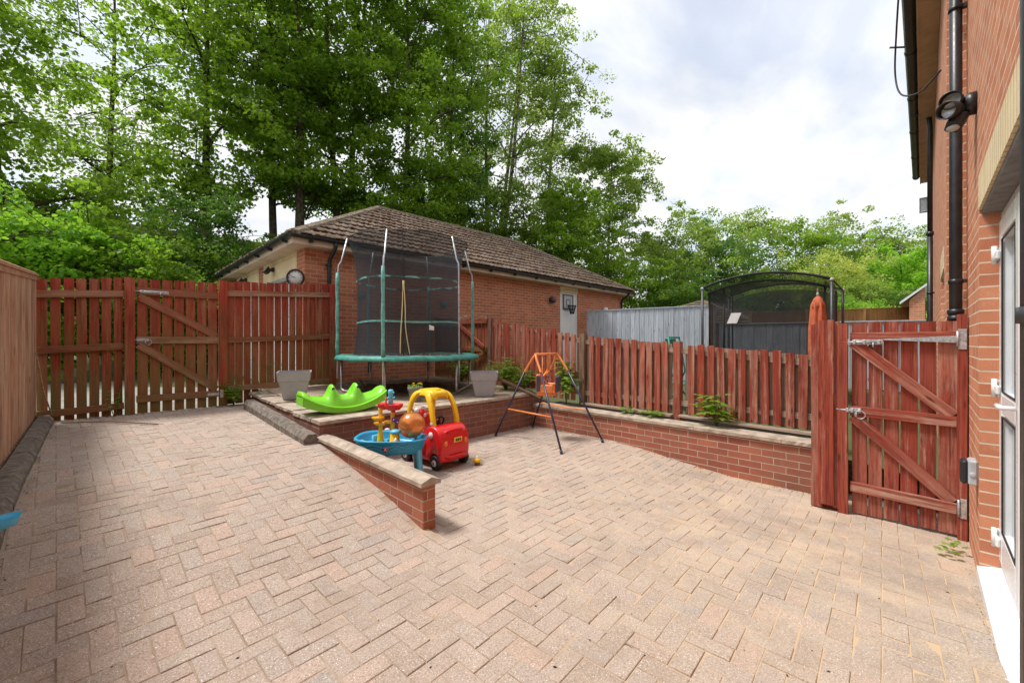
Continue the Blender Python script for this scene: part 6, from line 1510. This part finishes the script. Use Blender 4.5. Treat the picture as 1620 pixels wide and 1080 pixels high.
# ------------------------------------------------------------------ weeds and seedlings
def maple_leaf(mb, tint, p, d, up, s_):
    d = Vector(d).normalized(); up = Vector(up); sd_ = d.cross(up).normalized(); up = sd_.cross(d).normalized(); p = Vector(p)
    out = [(0, 0), (.18, -.12), (.48, -.10), (.30, .10), (.62, .38), (.34, .40), (.26, .56), (0, 1.0), (-.26, .56), (-.34, .40), (-.62, .38), (-.30, .10), (-.48, -.10), (-.18, -.12)]
    vs = [p+sd_*a*s_*.9+d*b*s_-up*(abs(a)*.22+b*b*.16)*s_ for a, b in out]; c = p+d*s_*.35
    mb.add([c]+vs, [(0, i+1, (i+1) % len(out)+1) for i in range(len(out))]); tint += [max(0, min(1, random.gauss(.6, .2)))]*len(out)
def seedling(label, loc, stems, h, leaf, spread=.12, n=5, kind='weed', cat='plant', dirb=None):
    t = thing(kind, label, cat, loc, group='weeds and seedlings'); ms = MB(); ml = MB(); ti = []
    for s_ in range(stems):
        a = random.uniform(0, 6.28); L = h*random.uniform(.55, 1); top = Vector((math.cos(a)*spread*random.random(), math.sin(a)*spread*random.random(), L))
        if dirb: top += Vector(dirb)*L*random.random()
        mid = top*.5+Vector((random.uniform(-.02, .02), random.uniform(-.02, .02), 0)); ms.tube([(0, 0, 0), mid, top], [.005, .004, .0025], 5)
        for k in range(n):
            f = .3+.7*(k+1)/n; q = Vector((0, 0, 0)).lerp(mid, f*2) if f < .5 else mid.lerp(top, f*2-1); b = random.uniform(0, 6.28)
            for sg2 in (0, math.pi):
                d = Vector((math.cos(b+sg2), math.sin(b+sg2), random.uniform(.0, .5))); e = q+d*leaf*.6; ms.tube([q, e], [.0025, .0018], 4)
                maple_leaf(ml, ti, e, d+Vector((0, 0, -.3)), (0, 0, 1), leaf*random.uniform(.6, 1.15)*(1.1 if f < .8 else .7))
    ms.build('stem', 'leaf_weed', t, tint=[.3]*len(ms.f)); ml.build('leaves', 'leaf_weed', t, tint=ti, recalc=False); return t
random.seed(21)
seedling('sycamore seedlings growing out of the retaining wall coping', (5.22, 1.75, .36), 6, .40, .13, .26, 4, 'seedling')
seedling('small leafy shoot rooted left of the larger seedlings on the coping', (5.24, 2.55, .36), 4, .10, .10, .15, 2, 'seedling')
seedling('little weed on the coping in front of the middle fence post', (5.24, 2.95, .36), 4, .09, .09, .15, 2)
seedling('tall leafy sapling climbing the picket fence behind the swing', (5.28, 4.05, .37), 6, .85, .12, .22, 7, 'sapling')
seedling('bushy green bramble between the grey planter and the picket fence', (5.0, 5.15, .54), 20, .55, .105, .5, 5, 'bramble')
seedling('second bramble clump against the picket fence nearer the swing', (5.12, 4.85, .54), 12, .38, .105, .3, 4, 'bramble')
seedling('weeds in the shade under the right side of the trampoline', (5.15, 6.6, .57), 14, .45, .08, .45, 5)
seedling('thin pale weeds under the left side of the trampoline', (3.3, 7.0, .58), 4, .22, .05, .2, 3)
seedling('weed tuft at the foot of the right hand back gate post', (1.42, 7.36, .41), 10, .34, .07, .14, 5)
seedling('straggling creeper on the left fence panel beside the gate', (.12, 7.40, .40), 3, .42, .04, .25, 5)
seedling('low weeds between the dark kerb and the grey planter', (1.75, 7.1, .5), 5, .12, .05, .18, 3)
seedling('leafy weeds behind the red fence panel by the drive', (1.9, 7.75, .42), 6, .8, .06, .4, 7)
mb = MB(); ti = []
for k in range(16): a = random.uniform(0, 6.28); maple_leaf(mb, ti, (4.28+random.uniform(-.13, .13), -.14+random.uniform(-.06, .06), -.085+random.uniform(0, .02)), (math.cos(a), math.sin(a), .25), (0, 0, 1), .045)
o = mb.build('fallen_leaves', 'leaf_weed', None, tint=ti, recalc=False); tag(o, 'small heap of fallen green leaves on the paving below the side gate hinge', 'leaves', kind='stuff')
# crumbs of soil, grit and dead leaves lying in the joints and along the walls
mb = MB(); 
def crumb(x, y, s_, z=None):
    z = G(x, y)+.001 if z is None else z; a = random.uniform(0, 3.1); c, s2 = math.cos(a)*s_, math.sin(a)*s_
    mb.add([(x-c, y-s2, z), (x+s2*.5, y-c*.5, z+s_*.1), (x+c, y+s2, z), (x-s2*.5, y+c*.5, z+s_*.1), (x, y, z+s_*.5)], [(0, 1, 4), (1, 2, 4), (2, 3, 4), (3, 0, 4)])
for k in range(170):
    x, y = random.uniform(-.3, 4.9), random.uniform(-.2, 7.3)
    if (1.55 < x < 1.85 and y > 2.5) or (x > 1.45 and y > 4.5): continue
    crumb(x, y, random.uniform(.003, .012))
for k in range(260): crumb(5.04-abs(random.gauss(0, .03)), random.uniform(.8, 4.5), random.uniform(.003, .010))
for k in range(160): crumb(random.uniform(1.9, 5.0), 4.55-abs(random.gauss(0, .03)), random.uniform(.003, .010))
for k in range(60): crumb(random.uniform(2.9, 4.6), -.235+abs(random.gauss(0, .015)), random.uniform(.002, .006))
for k in range(120): crumb(-.39+abs(random.gauss(0, .02)), random.uniform(2.4, 7.3), random.uniform(.003, .010))
for k in range(120): crumb(random.uniform(-.3, 1.5), 7.44-abs(random.gauss(0, .04)), random.uniform(.004, .014))
o = mb.build('grit_and_litter', 'soil', None); tag(o, 'crumbs of soil and dead leaf scattered over the paving', 'debris', kind='stuff')
mb = MB()
for k in range(240): 
    x, y = random.uniform(2.8, 5.3), random.uniform(5.2, 7.7); s_ = random.uniform(.012, .03); crumb(x, y, s_, terr(y)+.004)
o = mb.build('leaf_litter', 'litter', None); tag(o, 'dead brown leaves strewn on the terrace under the trampoline', 'leaf litter', kind='stuff')
# rubbish moss and dead clematis on the picket gate top
t = thing('dead_climber', 'dead grey climber stems tangled over the top of the small picket gate', 'plant', (5.38, 6.2, 1.8)); mb = MB()
for k in range(34):
    p = Vector((random.uniform(-.06, .04), random.uniform(-.15, .9), .02+random.uniform(-.02, .06))); mb.tube([p, p+rv(.09), p+rv(.14)], [.005, .004, .003], 4)
mb.build('stems', 'wood_old', t)
